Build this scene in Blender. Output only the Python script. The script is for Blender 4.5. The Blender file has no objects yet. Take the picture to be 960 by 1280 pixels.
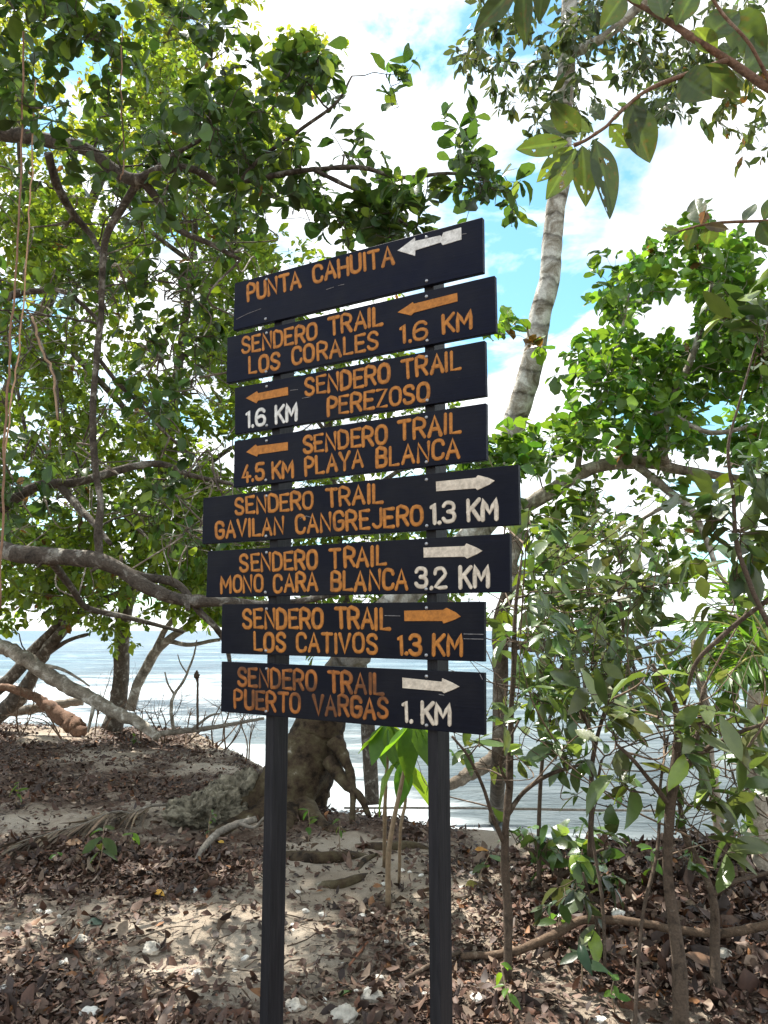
import bpy, math, random
import numpy as np
from mathutils import Vector, Matrix

R = math.radians
rng = np.random.default_rng(7)
random.seed(7)
SC = bpy.context.scene
COL = SC.collection

# ------------------------------------------------------------------ camera
F = 1000.0                       # focal length in pixels of a 960 x 1280 frame
CAMZ = 1.55
PITCH = math.atan(148.0 / F)
cam_d = bpy.data.cameras.new('camera')
cam_d.sensor_fit = 'VERTICAL'
cam_d.sensor_height = 36.0
cam_d.lens = F / 1280.0 * 36.0
cam_d.clip_start = 0.05
cam_d.clip_end = 20000
cam = bpy.data.objects.new('camera', cam_d)
cam.location = (0, 0, CAMZ)
cam.rotation_euler = (math.pi / 2 + PITCH, 0, 0)
COL.objects.link(cam)
SC.camera = cam
FWD = np.array([0, math.cos(PITCH), math.sin(PITCH)])
UPV = np.array([0, -math.sin(PITCH), math.cos(PITCH)])
CAM = np.array([0, 0, CAMZ])

def ray(px, py):
    return FWD + np.array([(px - 480) / F, 0, 0]) - UPV * ((py - 640) / F)

def at(px, py, Y):
    """the point seen at a pixel of the photograph, Y metres ahead"""
    d = ray(px, py)
    return CAM + d * (Y / d[1])

# ------------------------------------------------------------------ light
SUN_AZ, SUN_EL = -32.0, 60.0     # degrees left of straight ahead, above the horizon
SUN_STRENGTH, SKY_STRENGTH, EXPOSURE = 4.7, 0.148, 1.34
sd = Vector((math.sin(R(SUN_AZ)) * math.cos(R(SUN_EL)), math.cos(R(SUN_AZ)) * math.cos(R(SUN_EL)), math.sin(R(SUN_EL))))
sun_d = bpy.data.lights.new('sun', 'SUN')
sun_d.energy = SUN_STRENGTH
sun_d.angle = R(0.5)
sun_d.color = (1.0, 0.95, 0.86)
sun = bpy.data.objects.new('sun', sun_d)
sun.rotation_euler = (-sd).to_track_quat('-Z', 'Y').to_euler()
sun.location = (-4, 8, 20)
COL.objects.link(sun)

W = bpy.data.worlds.new('World')
SC.world = W
W.use_nodes = True
nt = W.node_tree
nt.nodes.clear()
L = nt.links.new
def N(t, **k):
    n = nt.nodes.new(t)
    for a, b in k.items():
        setattr(n, a, b)
    return n
out = N('ShaderNodeOutputWorld')
bg = N('ShaderNodeBackground')
bg.inputs['Strength'].default_value = SKY_STRENGTH
sky = N('ShaderNodeTexSky', sky_type='NISHITA')
sky.sun_disc = False
sky.sun_elevation = R(SUN_EL)
sky.sun_rotation = R(SUN_AZ)
sky.air_density = 1.0
sky.dust_density = 0.4
sky.ozone_density = 1.0
tc = N('ShaderNodeTexCoord')
sep = N('ShaderNodeSeparateXYZ')
L(tc.outputs['Generated'], sep.inputs[0])
zz = N('ShaderNodeMath', operation='ADD'); zz.inputs[1].default_value = 0.25
L(sep.outputs['Z'], zz.inputs[0])
dx = N('ShaderNodeMath', operation='DIVIDE'); L(sep.outputs['X'], dx.inputs[0]); L(zz.outputs[0], dx.inputs[1])
dy = N('ShaderNodeMath', operation='DIVIDE'); L(sep.outputs['Y'], dy.inputs[0]); L(zz.outputs[0], dy.inputs[1])
cmb = N('ShaderNodeCombineXYZ'); dxo = N('ShaderNodeMath', operation='SUBTRACT'); dxo.inputs[1].default_value = 0.03; L(dx.outputs[0], dxo.inputs[0]); L(dxo.outputs[0], cmb.inputs[0]); L(dy.outputs[0], cmb.inputs[1])
CLOUD_Z = 8.4
cmb.inputs[2].default_value = CLOUD_Z
noi = N('ShaderNodeTexNoise'); noi.inputs['Scale'].default_value = 3.1; noi.inputs['Detail'].default_value = 9
noi.inputs['Roughness'].default_value = 0.56; noi.inputs['Distortion'].default_value = 0.35
L(cmb.outputs[0], noi.inputs['Vector'])
rmp = N('ShaderNodeValToRGB')
rmp.color_ramp.elements[0].position = 0.39
rmp.color_ramp.elements[1].position = 0.51
L(noi.outputs['Fac'], rmp.inputs[0])
noi2 = N('ShaderNodeTexNoise'); noi2.inputs['Scale'].default_value = 7.0; noi2.inputs['Detail'].default_value = 6
L(cmb.outputs[0], noi2.inputs['Vector'])
crm = N('ShaderNodeValToRGB')
crm.color_ramp.elements[0].position = 0.32; crm.color_ramp.elements[0].color = (2.7, 2.9, 3.1, 1)
crm.color_ramp.elements[1].position = 0.66; crm.color_ramp.elements[1].color = (7.0, 7.1, 7.2, 1)
L(noi2.outputs['Fac'], crm.inputs[0])
tint = N('ShaderNodeMix', data_type='RGBA', blend_type='MULTIPLY'); tint.inputs[0].default_value = 1
tint.inputs[7].default_value = (0.52, 0.76, 0.70, 1)
L(sky.outputs[0], tint.inputs[6])
mix = N('ShaderNodeMix', data_type='RGBA')
L(rmp.outputs[0], mix.inputs[0]); L(tint.outputs[2], mix.inputs[6]); L(crm.outputs[0], mix.inputs[7])
L(mix.outputs[2], bg.inputs['Color'])
L(bg.outputs[0], out.inputs[0])

SC.view_settings.view_transform = 'Standard'
SC.view_settings.look = 'None'
SC.view_settings.gamma = 1
SC.view_settings.use_curve_mapping = False
SC.view_settings.exposure = EXPOSURE
SC.render.engine = 'CYCLES'
cy = SC.cycles
cy.max_bounces = 7
cy.diffuse_bounces = 3
cy.glossy_bounces = 3
cy.transmission_bounces = 4
cy.transparent_max_bounces = 4
cy.sample_clamp_indirect = 6
cy.caustics_reflective = False
cy.caustics_refractive = False

# ------------------------------------------------------------------ helpers
def tag(o, label=None, cat=None, group=None, kind=None):
    if label: o['label'] = label
    if cat: o['category'] = cat
    if group: o['group'] = group
    if kind: o['kind'] = kind
    return o

def empty(name, loc=(0, 0, 0)):
    o = bpy.data.objects.new(name, None)
    o.location = loc
    o.empty_display_size = 0.1
    COL.objects.link(o)
    return o

def nrm(v):
    v = np.asarray(v, float)
    return v / (np.linalg.norm(v, axis=-1, keepdims=True) + 1e-12)

class MB:
    """collects vertices, faces and per-vertex colour / length values for ONE mesh object"""
    def __init__(s):
        s.v = []; s.f4 = []; s.ng = []; s.c = []; s.a = []; s.n = 0
    def add(s, v, f4=None, ngons=None, col=(1, 1, 1), along=0.0):
        v = np.asarray(v, float).reshape(-1, 3)
        k = len(v)
        s.v.append(v)
        c = np.asarray(col, float)
        s.c.append(np.tile(c, (k, 1)) if c.ndim == 1 else c)
        a = np.asarray(along, float)
        s.a.append(np.full(k, float(a)) if a.ndim == 0 else a)
        if f4 is not None and len(f4):
            s.f4.append(np.asarray(f4, int) + s.n)
        if ngons:
            s.ng += [[i + s.n for i in g] for g in ngons]
        s.n += k
    def tube(s, pts, rad, sides=8, col=(1, 1, 1), cap=True, wob=0.0, smooth=0, lobes=None):
        P = np.asarray(pts, float)
        r = np.asarray(rad, float)
        if r.ndim == 0: r = np.full(len(P), float(r))
        if smooth:
            P, r = spline(P, r, smooth)
        m = len(P)
        T = np.gradient(P, axis=0)
        T = nrm(T)
        ref = np.array([0.31, 0.17, 0.93]) if abs(T[0][2]) < 0.9 else np.array([1.0, 0.1, 0])
        u = nrm(np.cross(T[0], ref))
        ang = np.arange(sides) / sides * 2 * math.pi
        V = []; al = []; d = 0
        for i in range(m):
            u = nrm(u - T[i] * np.dot(u, T[i]))
            w = np.cross(T[i], u)
            rr = np.full(sides, r[i])
            if wob: rr = rr * (1 + rng.normal(0, wob, sides))
            if lobes is not None: rr = rr * lobes(i / (m - 1), ang)
            V.append(P[i] + rr[:, None] * (np.cos(ang)[:, None] * u + np.sin(ang)[:, None] * w))
            if i: d += np.linalg.norm(P[i] - P[i - 1])
            al += [d] * sides
        V = np.concatenate(V)
        i0 = (np.arange(m - 1)[:, None] * sides + np.arange(sides)[None])
        i1 = (np.arange(m - 1)[:, None] * sides + (np.arange(sides)[None] + 1) % sides)
        q = np.stack([i0, i1, i1 + sides, i0 + sides], -1).reshape(-1, 4)
        ng = [list(range(sides))[::-1], [(m - 1) * sides + k for k in range(sides)]] if cap else None
        s.add(V, q, ng, col, np.array(al))
    def box(s, c, ax, ay, az, col=(1, 1, 1)):
        """centre and three half-axis vectors"""
        c, ax, ay, az = map(lambda t: np.asarray(t, float), (c, ax, ay, az))
        v = [c + i * ax + j * ay + k * az for k in (-1, 1) for j in (-1, 1) for i in (-1, 1)]
        s.add(v, [[0, 2, 3, 1], [4, 5, 7, 6], [0, 1, 5, 4], [2, 6, 7, 3], [0, 4, 6, 2], [1, 3, 7, 5]], None, col)
    def build(s, name, mat, parent=None, smooth=True, loc=None, bevel=0):
        me = bpy.data.meshes.new(name)
        v = np.concatenate(s.v) if s.v else np.zeros((0, 3))
        if loc is None and parent is not None and parent.type == 'EMPTY':
            loc0 = np.array(world_loc(parent))
        elif loc is not None:
            loc0 = np.array(loc)
        else:
            loc0 = np.zeros(3)
        v = v - loc0
        f4 = np.concatenate(s.f4) if s.f4 else np.zeros((0, 4), int)
        lens = np.concatenate([np.full(len(f4), 4), np.array([len(g) for g in s.ng], int)]).astype(np.int32)
        loops = np.concatenate([f4.ravel(), np.array([i for g in s.ng for i in g], int)]).astype(np.int32)
        starts = np.concatenate([[0], np.cumsum(lens)[:-1]]).astype(np.int32) if len(lens) else np.zeros(0, np.int32)
        me.vertices.add(len(v)); me.vertices.foreach_set('co', v.astype(np.float32).ravel())
        me.loops.add(len(loops)); me.loops.foreach_set('vertex_index', loops)
        me.polygons.add(len(lens)); me.polygons.foreach_set('loop_start', starts)
        me.polygons.foreach_set('use_smooth', np.full(len(lens), smooth))
        at_ = me.attributes.new('tone', 'FLOAT_COLOR', 'POINT')
        c = np.concatenate(s.c); c = np.concatenate([c, np.ones((len(c), 1))], 1)
        at_.data.foreach_set('color', c.astype(np.float32).ravel())
        al = me.attributes.new('along', 'FLOAT', 'POINT')
        al.data.foreach_set('value', np.concatenate(s.a).astype(np.float32))
        me.update(calc_edges=True)
        me.validate()
        me.materials.append(mat)
        o = bpy.data.objects.new(name, me)
        COL.objects.link(o)
        if parent is not None:
            o.parent = parent
            if loc is not None:
                o.location = np.array(loc) - np.array(world_loc(parent))
        elif loc is not None:
            o.location = loc
        if bevel:
            b = o.modifiers.new('bevel', 'BEVEL'); b.width = bevel; b.segments = 2; b.limit_method = 'ANGLE'
        return o

def world_loc(o):
    p = Vector((0, 0, 0))
    while o is not None:
        p += o.location
        o = o.parent
    return p

def spline(P, r, k):
    """Catmull-Rom through the points, k samples a span"""
    P = np.asarray(P, float); m = len(P)
    Q = np.vstack([2 * P[0] - P[1], P, 2 * P[-1] - P[-2]])
    out = []; ro = []
    for i in range(m - 1):
        p0, p1, p2, p3 = Q[i:i + 4]
        for j in range(k):
            t = j / k
            out.append(0.5 * (2 * p1 + (p2 - p0) * t + (2 * p0 - 5 * p1 + 4 * p2 - p3) * t * t + (3 * p1 - p0 - 3 * p2 + p3) * t ** 3))
            ro.append(r[i] * (1 - t) + r[i + 1] * t)
    out.append(P[-1]); ro.append(r[-1])
    return np.array(out), np.array(ro)

def _hash(ix, iy, s):
    h = (ix * 374761393 + iy * 668265263 + s * 1442695041) & 0x7fffffff
    h = ((h ^ (h >> 13)) * 1274126177) & 0x7fffffff
    return ((h ^ (h >> 16)) & 0xffff) / 65535.0

def vnoise(x, y, s=0):
    x = np.asarray(x, float); y = np.asarray(y, float)
    ix = np.floor(x).astype(np.int64); iy = np.floor(y).astype(np.int64)
    fx = x - ix; fy = y - iy
    fx = fx * fx * (3 - 2 * fx); fy = fy * fy * (3 - 2 * fy)
    a = _hash(ix, iy, s); b = _hash(ix + 1, iy, s); c = _hash(ix, iy + 1, s); d = _hash(ix + 1, iy + 1, s)
    return (a * (1 - fx) + b * fx) * (1 - fy) + (c * (1 - fx) + d * fx) * fy

def fbm(x, y, s=0, o=4):
    t = 0; a = 0.5; n = 0
    for i in range(o):
        t = t + a * vnoise(np.asarray(x) * 2 ** i + 17.3 * i, np.asarray(y) * 2 ** i + 5.1 * i, s + i); n += a; a *= 0.5
    return t / n

def sstep(a, b, x):
    t = np.clip((np.asarray(x, float) - a) / (b - a), 0, 1)
    return t * t * (3 - 2 * t)

# ------------------------------------------------------------------ ground form
EDGE = np.array([(-40, 17.5), (-12, 15.0), (-8, 13.9), (-5, 13.2), (-2.6, 12.2), (-1.7, 10.6), (-0.85, 8.6), (-0.2, 7.4), (0.6, 6.9), (1.6, 6.6), (3, 6.5), (6, 6.2), (12, 5.6), (40, 3)], float)

def edge_dist(x, y):
    """metres past the edge of the bank (negative on land)"""
    x = np.asarray(x, float); y = np.asarray(y, float)
    best = np.full(np.broadcast(x, y).shape, 1e9)
    for a, b in zip(EDGE[:-1], EDGE[1:]):
        d = b - a; L2 = d @ d
        t = np.clip(((x - a[0]) * d[0] + (y - a[1]) * d[1]) / L2, 0, 1)
        dd = np.hypot(x - a[0] - t * d[0], y - a[1] - t * d[1])
        best = np.minimum(best, dd)
    ye = np.interp(x, EDGE[:, 0], EDGE[:, 1])
    return np.where(y > ye, best, -best)

SEA_Z = -0.52
def ground(x, y):
    x = np.asarray(x, float); y = np.asarray(y, float)
    e = edge_dist(x, y)
    h = 0.10 * sstep(-0.3, -3, x) * sstep(5, 9, y) + (fbm(x * 0.7, y * 0.7, 3) - 0.5) * 0.16 + (fbm(x * 3, y * 3, 9) - 0.5) * 0.09 + (fbm(x * 8, y * 8, 13, 3) - 0.5) * 0.045 * sstep(16, 12, y)
    h = h + 0.16 * sstep(2.0, 4.5, x) * sstep(2, 5, y) * 0.3
    drop = sstep(-0.5, 0.9, e) * 0.62 + sstep(0.8, 6, e) * 0.9 + sstep(5, 60, e) * 4
    return h * (1 - 0.6 * sstep(0, 1.5, e)) - drop

def on_ground(px, py):
    """where the sight line of a pixel meets the ground"""
    d = ray(px, py); d = d / d[1]
    Y = np.arange(1.8, 30, 0.02)
    P = CAM + d * Y[:, None]
    k = np.argmax(P[:, 2] < ground(P[:, 0], P[:, 1]))
    return P[k]

# ------------------------------------------------------------------ materials
def mat_new(name):
    m = bpy.data.materials.new(name); m.use_nodes = True
    t = m.node_tree; t.nodes.clear()
    o = t.nodes.new('ShaderNodeOutputMaterial')
    return m, t, o

def nd(t, typ, ins=None, **k):
    n = t.nodes.new(typ)
    for a, b in k.items(): setattr(n, a, b)
    for a, b in (ins or {}).items():
        if hasattr(b, 'node'): t.links.new(b, n.inputs[a])
        else: n.inputs[a].default_value = b
    return n

def ramp(t, fac, stops):
    n = t.nodes.new('ShaderNodeValToRGB')
    e = n.color_ramp.elements
    while len(e) < len(stops): e.new(0.5)
    for i, (p, c) in enumerate(stops):
        e[i].position = p; e[i].color = (*c, 1) if len(c) == 3 else c
    t.links.new(fac, n.inputs[0])
    return n.outputs[0]

def mixc(t, f, a, b, mode='MIX'):
    n = t.nodes.new('ShaderNodeMix'); n.data_type = 'RGBA'; n.blend_type = mode
    for s, v in ((0, f), (6, a), (7, b)):
        if hasattr(v, 'node'): t.links.new(v, n.inputs[s])
        else: n.inputs[s].default_value = v if s == 0 else (*v, 1)
    return n.outputs[2]

def noise(t, scale, detail=4, rough=0.55, vec=None, dist=0.0):
    n = nd(t, 'ShaderNodeTexNoise', {'Scale': scale, 'Detail': detail, 'Roughness': rough, 'Distortion': dist})
    if vec is None:
        c = nd(t, 'ShaderNodeTexCoord'); vec = c.outputs['Object']
    t.links.new(vec, n.inputs['Vector'])
    return n.outputs['Fac']

def bump(t, h, strength, dist, nrm_in=None):
    b = nd(t, 'ShaderNodeBump', {'Strength': strength, 'Distance': dist, 'Height': h})
    if nrm_in is not None: t.links.new(nrm_in, b.inputs['Normal'])
    return b.outputs['Normal']

def leaf_mat(name, trans=0.4, rough=0.38, back=(1.25, 1.15, 0.6), spec=0.5):
    m, t, o = mat_new(name)
    a = nd(t, 'ShaderNodeAttribute', attribute_name='tone')
    n = noise(t, 30, 3)
    c = mixc(t, 1.0, a.outputs['Color'], ramp(t, n, [(0.25, (0.82, 0.82, 0.8)), (0.75, (1.15, 1.12, 1.05))]), 'MULTIPLY')
    p = nd(t, 'ShaderNodeBsdfPrincipled', {'Base Color': c, 'Roughness': rough, 'Specular IOR Level': spec,
                                           'Normal': bump(t, noise(t, 90, 2), 0.25, 0.003)})
    tl = nd(t, 'ShaderNodeBsdfTranslucent', {'Color': mixc(t, 1.0, c, back, 'MULTIPLY')})
    mx = nd(t, 'ShaderNodeMixShader', {0: trans, 1: p.outputs[0], 2: tl.outputs[0]})
    t.links.new(mx.outputs[0], o.inputs[0])
    return m

def bark_mat(name, dark=(0.06, 0.047, 0.035), mid=(0.17, 0.14, 0.11), pale=(0.38, 0.35, 0.30), pale_at=0.62, scale=9, stretch=4.0, strength=0.6):
    m, t, o = mat_new(name)
    a = nd(t, 'ShaderNodeAttribute', attribute_name='tone')
    big = noise(t, scale, 6, 0.6, dist=0.6)
    fine = noise(t, scale * 6, 5, 0.65)
    c1 = ramp(t, big, [(0.30, dark), (0.47, mid), (pale_at, mid), (pale_at + 0.10, pale)])
    c2 = mixc(t, 1.0, c1, ramp(t, fine, [(0.3, (0.6, 0.6, 0.6)), (0.7, (1.25, 1.22, 1.18))]), 'MULTIPLY')
    c3 = mixc(t, 1.0, c2, a.outputs['Color'], 'MULTIPLY')
    ht = nd(t, 'ShaderNodeMath', {0: fine, 1: big}, operation='ADD').outputs[0]
    p = nd(t, 'ShaderNodeBsdfPrincipled', {'Base Color': c3, 'Roughness': 0.85, 'Specular IOR Level': 0.25, 'Normal': bump(t, ht, strength, 0.02)})
    t.links.new(p.outputs[0], o.inputs[0])
    return m

M = {}
M['leaf_dark'] = leaf_mat('glossy dark leaf', 0.42, 0.36, (1.5, 1.4, 0.6))
M['leaf_light'] = leaf_mat('thin bright leaf', 0.55, 0.40, (1.7, 1.5, 0.7))
M['leaf_shrub'] = leaf_mat('glossy shrub leaf', 0.32, 0.30, spec=0.7)
M['leaf_big'] = leaf_mat('large hanging leaf', 0.42, 0.42)
M['bark'] = bark_mat('grey limb bark', (0.035, 0.028, 0.022), (0.11, 0.09, 0.072), (0.33, 0.31, 0.27), 0.54, 13, strength=0.9)
M['bark_pale'] = bark_mat('pale lichened bark', (0.10, 0.085, 0.065), (0.27, 0.235, 0.19), (0.55, 0.52, 0.46), 0.52, 9)
M['bark_twig'] = bark_mat('brown twig bark', (0.035, 0.025, 0.018), (0.10, 0.072, 0.052), (0.20, 0.165, 0.13), 0.60, 20, strength=0.4)
M['bark_red'] = bark_mat('reddish dead wood', (0.07, 0.038, 0.026), (0.20, 0.115, 0.075), (0.38, 0.29, 0.22), 0.60, 12)
M['driftwood'] = bark_mat('weathered driftwood', (0.10, 0.085, 0.07), (0.25, 0.22, 0.185), (0.42, 0.38, 0.33), 0.58, 8)

def ring_mat():
    m, t, o = mat_new('ringed pale trunk bark')
    al = nd(t, 'ShaderNodeAttribute', attribute_name='along')
    tone = nd(t, 'ShaderNodeAttribute', attribute_name='tone')
    wob = noise(t, 5, 3)
    wb = nd(t, 'ShaderNodeMath', {0: wob, 1: 0.16}, operation='MULTIPLY')
    s = nd(t, 'ShaderNodeMath', {0: al.outputs['Fac'], 1: wb.outputs[0]}, operation='ADD')
    s2 = nd(t, 'ShaderNodeMath', {0: s.outputs[0], 1: 4.6}, operation='MULTIPLY')
    fr = nd(t, 'ShaderNodeMath', {0: s2.outputs[0]}, operation='FRACT').outputs[0]
    ring = ramp(t, fr, [(0.0, (0.14, 0.13, 0.12)), (0.10, (0.9, 0.9, 0.9)), (0.5, (1, 1, 1)), (0.86, (0.7, 0.69, 0.67)), (1.0, (0.16, 0.15, 0.14))])
    big = noise(t, 5.5, 7, 0.66, dist=1.2)
    base = ramp(t, big, [(0.33, (0.17, 0.14, 0.10)), (0.43, (0.34, 0.305, 0.25)), (0.50, (0.47, 0.44, 0.39)), (0.56, (0.68, 0.66, 0.61)), (0.8, (0.75, 0.73, 0.69))])
    fine = noise(t, 60, 5, 0.7)
    c = mixc(t, 1.0, mixc(t, 0.72, base, ring, 'MULTIPLY'), ramp(t, fine, [(0.3, (0.7, 0.7, 0.7)), (0.7, (1.12, 1.12, 1.1))]), 'MULTIPLY')
    moss = ramp(t, noise(t, 6, 6, 0.65), [(0.38, (0.016, 0.011, 0.007)), (0.47, (0.060, 0.040, 0.024)), (0.56, (0.085, 0.066, 0.036)), (0.64, (0.13, 0.105, 0.065)), (0.70, (0.36, 0.33, 0.27))])
    c = mixc(t, tone.outputs['Fac'], moss, c)
    hh = nd(t, 'ShaderNodeMath', {0: fine, 1: ring}, operation='ADD').outputs[0]
    p = nd(t, 'ShaderNodeBsdfPrincipled', {'Base Color': c, 'Roughness': 0.85, 'Specular IOR Level': 0.2, 'Normal': bump(t, hh, 0.7, 0.015)})
    t.links.new(p.outputs[0], o.inputs[0])
    return m
M['ringed'] = ring_mat()

def ground_mat():
    m, t, o = mat_new('sand and dark humus')
    tone = nd(t, 'ShaderNodeAttribute', attribute_name='tone')
    n1 = noise(t, 2.2, 8, 0.6, dist=0.4); n2 = noise(t, 24, 6, 0.65); n3 = noise(t, 160, 4, 0.7)
    sand = ramp(t, n1, [(0.30, (0.34, 0.275, 0.21)), (0.5, (0.45, 0.375, 0.295)), (0.72, (0.56, 0.49, 0.40))])
    soil = ramp(t, n2, [(0.30, (0.05, 0.034, 0.026)), (0.5, (0.12, 0.08, 0.06)), (0.72, (0.24, 0.18, 0.14))])
    f = nd(t, 'ShaderNodeMath', {0: tone.outputs['Fac'], 1: nd(t, 'ShaderNodeMath', {0: n2, 1: 0.5}, operation='SUBTRACT').outputs[0]}, operation='ADD')
    f2 = ramp(t, f.outputs[0], [(0.30, (0, 0, 0)), (0.58, (1, 1, 1))])
    c = mixc(t, 1.0, mixc(t, f2, sand, soil), ramp(t, n3, [(0.3, (0.68, 0.66, 0.64)), (0.68, (1.2, 1.2, 1.2))]), 'MULTIPLY')
    h = nd(t, 'ShaderNodeMath', {0: n2, 1: n3}, operation='ADD').outputs[0]
    p = nd(t, 'ShaderNodeBsdfPrincipled', {'Base Color': c, 'Roughness': 0.95, 'Specular IOR Level': 0.15, 'Normal': bump(t, h, 0.8, 0.03)})
    t.links.new(p.outputs[0], o.inputs[0])
    return m
M['ground'] = ground_mat()

def sea_mat():
    m, t, o = mat_new('shallow green blue sea with foam')
    co = nd(t, 'ShaderNodeTexCoord').outputs['Object']
    tone = nd(t, 'ShaderNodeAttribute', attribute_name='tone')      # R foam share, G distance
    sp = nd(t, 'ShaderNodeSeparateColor', {0: tone.outputs['Color']})
    mp = nd(t, 'ShaderNodeMapping', {'Vector': co, 'Scale': (0.35, 1.0, 1)})
    mp2 = nd(t, 'ShaderNodeMapping', {'Vector': co, 'Scale': (0.16, 0.5, 1)})
    w1 = noise(t, 1.6, 5, 0.6, mp.outputs[0], 0.6)
    w2 = noise(t, 6.5, 4, 0.6, mp.outputs[0], 0.3)
    w3 = noise(t, 0.9, 6, 0.62, mp2.outputs[0], 0.8)
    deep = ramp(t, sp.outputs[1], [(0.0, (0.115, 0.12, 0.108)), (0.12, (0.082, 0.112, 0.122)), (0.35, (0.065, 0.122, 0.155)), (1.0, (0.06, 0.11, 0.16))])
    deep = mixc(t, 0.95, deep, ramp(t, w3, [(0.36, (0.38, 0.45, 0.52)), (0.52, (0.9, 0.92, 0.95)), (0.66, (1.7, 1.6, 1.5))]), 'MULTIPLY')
    ff = nd(t, 'ShaderNodeMath', {0: sp.outputs[0], 1: w3}, operation='ADD')
    w4 = noise(t, 3.0, 6, 0.65, mp2.outputs[0], 1.0)
    ff = nd(t, 'ShaderNodeMath', {0: ff.outputs[0], 1: nd(t, 'ShaderNodeMath', {0: nd(t, 'ShaderNodeMath', {0: w4, 1: 0.5}, operation='SUBTRACT').outputs[0], 1: 1.1}, operation='MULTIPLY').outputs[0]}, operation='ADD')
    foam = ramp(t, ff.outputs[0], [(0.64, (0, 0, 0)), (0.80, (0.55, 0.55, 0.55)), (1.0, (1, 1, 1))])
    c = mixc(t, foam, deep, (0.46, 0.50, 0.525))
    rgh = ramp(t, foam, [(0, (0.30, 0.30, 0.30)), (1, (0.8, 0.8, 0.8))])
    b = bump(t, w1, 0.9, 0.22); b2 = bump(t, w2, 0.7, 0.05, b)
    p = nd(t, 'ShaderNodeBsdfPrincipled', {'Base Color': c, 'Roughness': rgh, 'IOR': 1.33, 'Specular IOR Level': 0.13, 'Normal': b2})
    t.links.new(p.outputs[0], o.inputs[0])
    return m
M['sea'] = sea_mat()

def simple(name, col, rough=0.6, spec=0.4, metal=0.0, var=0.0, scale=20, bmp=0.0, tone=False):
    m, t, o = mat_new(name)
    n = noise(t, scale, 5, 0.6)
    c = mixc(t, 1.0, col, ramp(t, n, [(0.3, (1 - var,) * 3), (0.7, (1 + var,) * 3)]), 'MULTIPLY')
    if tone:
        a = nd(t, 'ShaderNodeAttribute', attribute_name='tone')
        c = mixc(t, 1.0, c, a.outputs['Color'], 'MULTIPLY')
    i = {'Base Color': c, 'Roughness': rough, 'Specular IOR Level': spec, 'Metallic': metal}
    if bmp: i['Normal'] = bump(t, noise(t, scale * 3, 5, 0.6), bmp, 0.01)
    p = nd(t, 'ShaderNodeBsdfPrincipled', i)
    t.links.new(p.outputs[0], o.inputs[0])
    return m
M['litter'] = simple('dry fallen leaves', (1, 1, 1), 0.62, 0.35, var=0.3, scale=40, tone=True)
M['coral'] = simple('pale coral rock', (0.50, 0.46, 0.39), 0.9, 0.2, var=0.45, scale=14, bmp=0.8)
M['shell'] = simple('white bleached coral', (0.72, 0.69, 0.62), 0.8, 0.3, var=0.2, scale=30, bmp=0.5)
M['rock'] = simple('mossy limestone', (0.17, 0.15, 0.11), 0.92, 0.15, var=0.95, scale=16, bmp=1.0)
M['bolt'] = simple('dull zinc', (0.35, 0.35, 0.36), 0.45, 0.5, 0.8, var=0.25, scale=200)
M['vine'] = simple('pale hanging vine', (0.30, 0.20, 0.14), 0.8, 0.3, var=0.3, scale=30, tone=True)
M['stem'] = simple('green brown stem', (0.26, 0.19, 0.12), 0.6, 0.35, var=0.3, scale=30, tone=True)

def board_mat():
    m, t, o = mat_new('navy black stained board')
    co = nd(t, 'ShaderNodeTexCoord').outputs['Object']
    mp = nd(t, 'ShaderNodeMapping', {'Vector': co, 'Scale': (3, 3, 60)})
    g = noise(t, 3, 6, 0.6, mp.outputs[0], 0.5)
    mp2 = nd(t, 'ShaderNodeMapping', {'Vector': co, 'Scale': (2.2, 2.2, 16)})
    sc = noise(t, 7, 8, 0.75, mp2.outputs[0], 1.2)
    c = ramp(t, g, [(0.3, (0.0058, 0.0072, 0.0165)), (0.7, (0.0100, 0.0124, 0.027))])
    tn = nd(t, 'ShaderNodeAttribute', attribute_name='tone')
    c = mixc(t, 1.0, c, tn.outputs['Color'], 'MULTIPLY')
    c = mixc(t, ramp(t, noise(t, 4, 5, 0.6), [(0.45, (0, 0, 0)), (0.75, (0.5, 0.5, 0.5))]), c, (0.022, 0.021, 0.022))
    c = mixc(t, ramp(t, sc, [(0.63, (0, 0, 0)), (0.74, (0.5, 0.5, 0.5))]), c, (0.085, 0.08, 0.08))
    p = nd(t, 'ShaderNodeBsdfPrincipled', {'Base Color': c, 'Roughness': ramp(t, sc, [(0.3, (0.42,) * 3), (0.7, (0.6,) * 3)]),
                                           'Specular IOR Level': 0.11, 'Normal': bump(t, g, 0.2, 0.003)})
    t.links.new(p.outputs[0], o.inputs[0])
    return m
M['board'] = board_mat()

def post_mat():
    m, t, o = mat_new('black stained post')
    co = nd(t, 'ShaderNodeTexCoord').outputs['Object']
    mp = nd(t, 'ShaderNodeMapping', {'Vector': co, 'Scale': (40, 40, 2.5)})
    g = noise(t, 2, 6, 0.6, mp.outputs[0], 0.5)
    c = ramp(t, g, [(0.3, (0.009, 0.009, 0.011)), (0.6, (0.020, 0.019, 0.022)), (0.8, (0.04, 0.037, 0.037))])
    p = nd(t, 'ShaderNodeBsdfPrincipled', {'Base Color': c, 'Roughness': 0.55, 'Specular IOR Level': 0.22, 'Normal': bump(t, g, 0.4, 0.004)})
    t.links.new(p.outputs[0], o.inputs[0])
    return m
M['post'] = post_mat()

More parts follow.
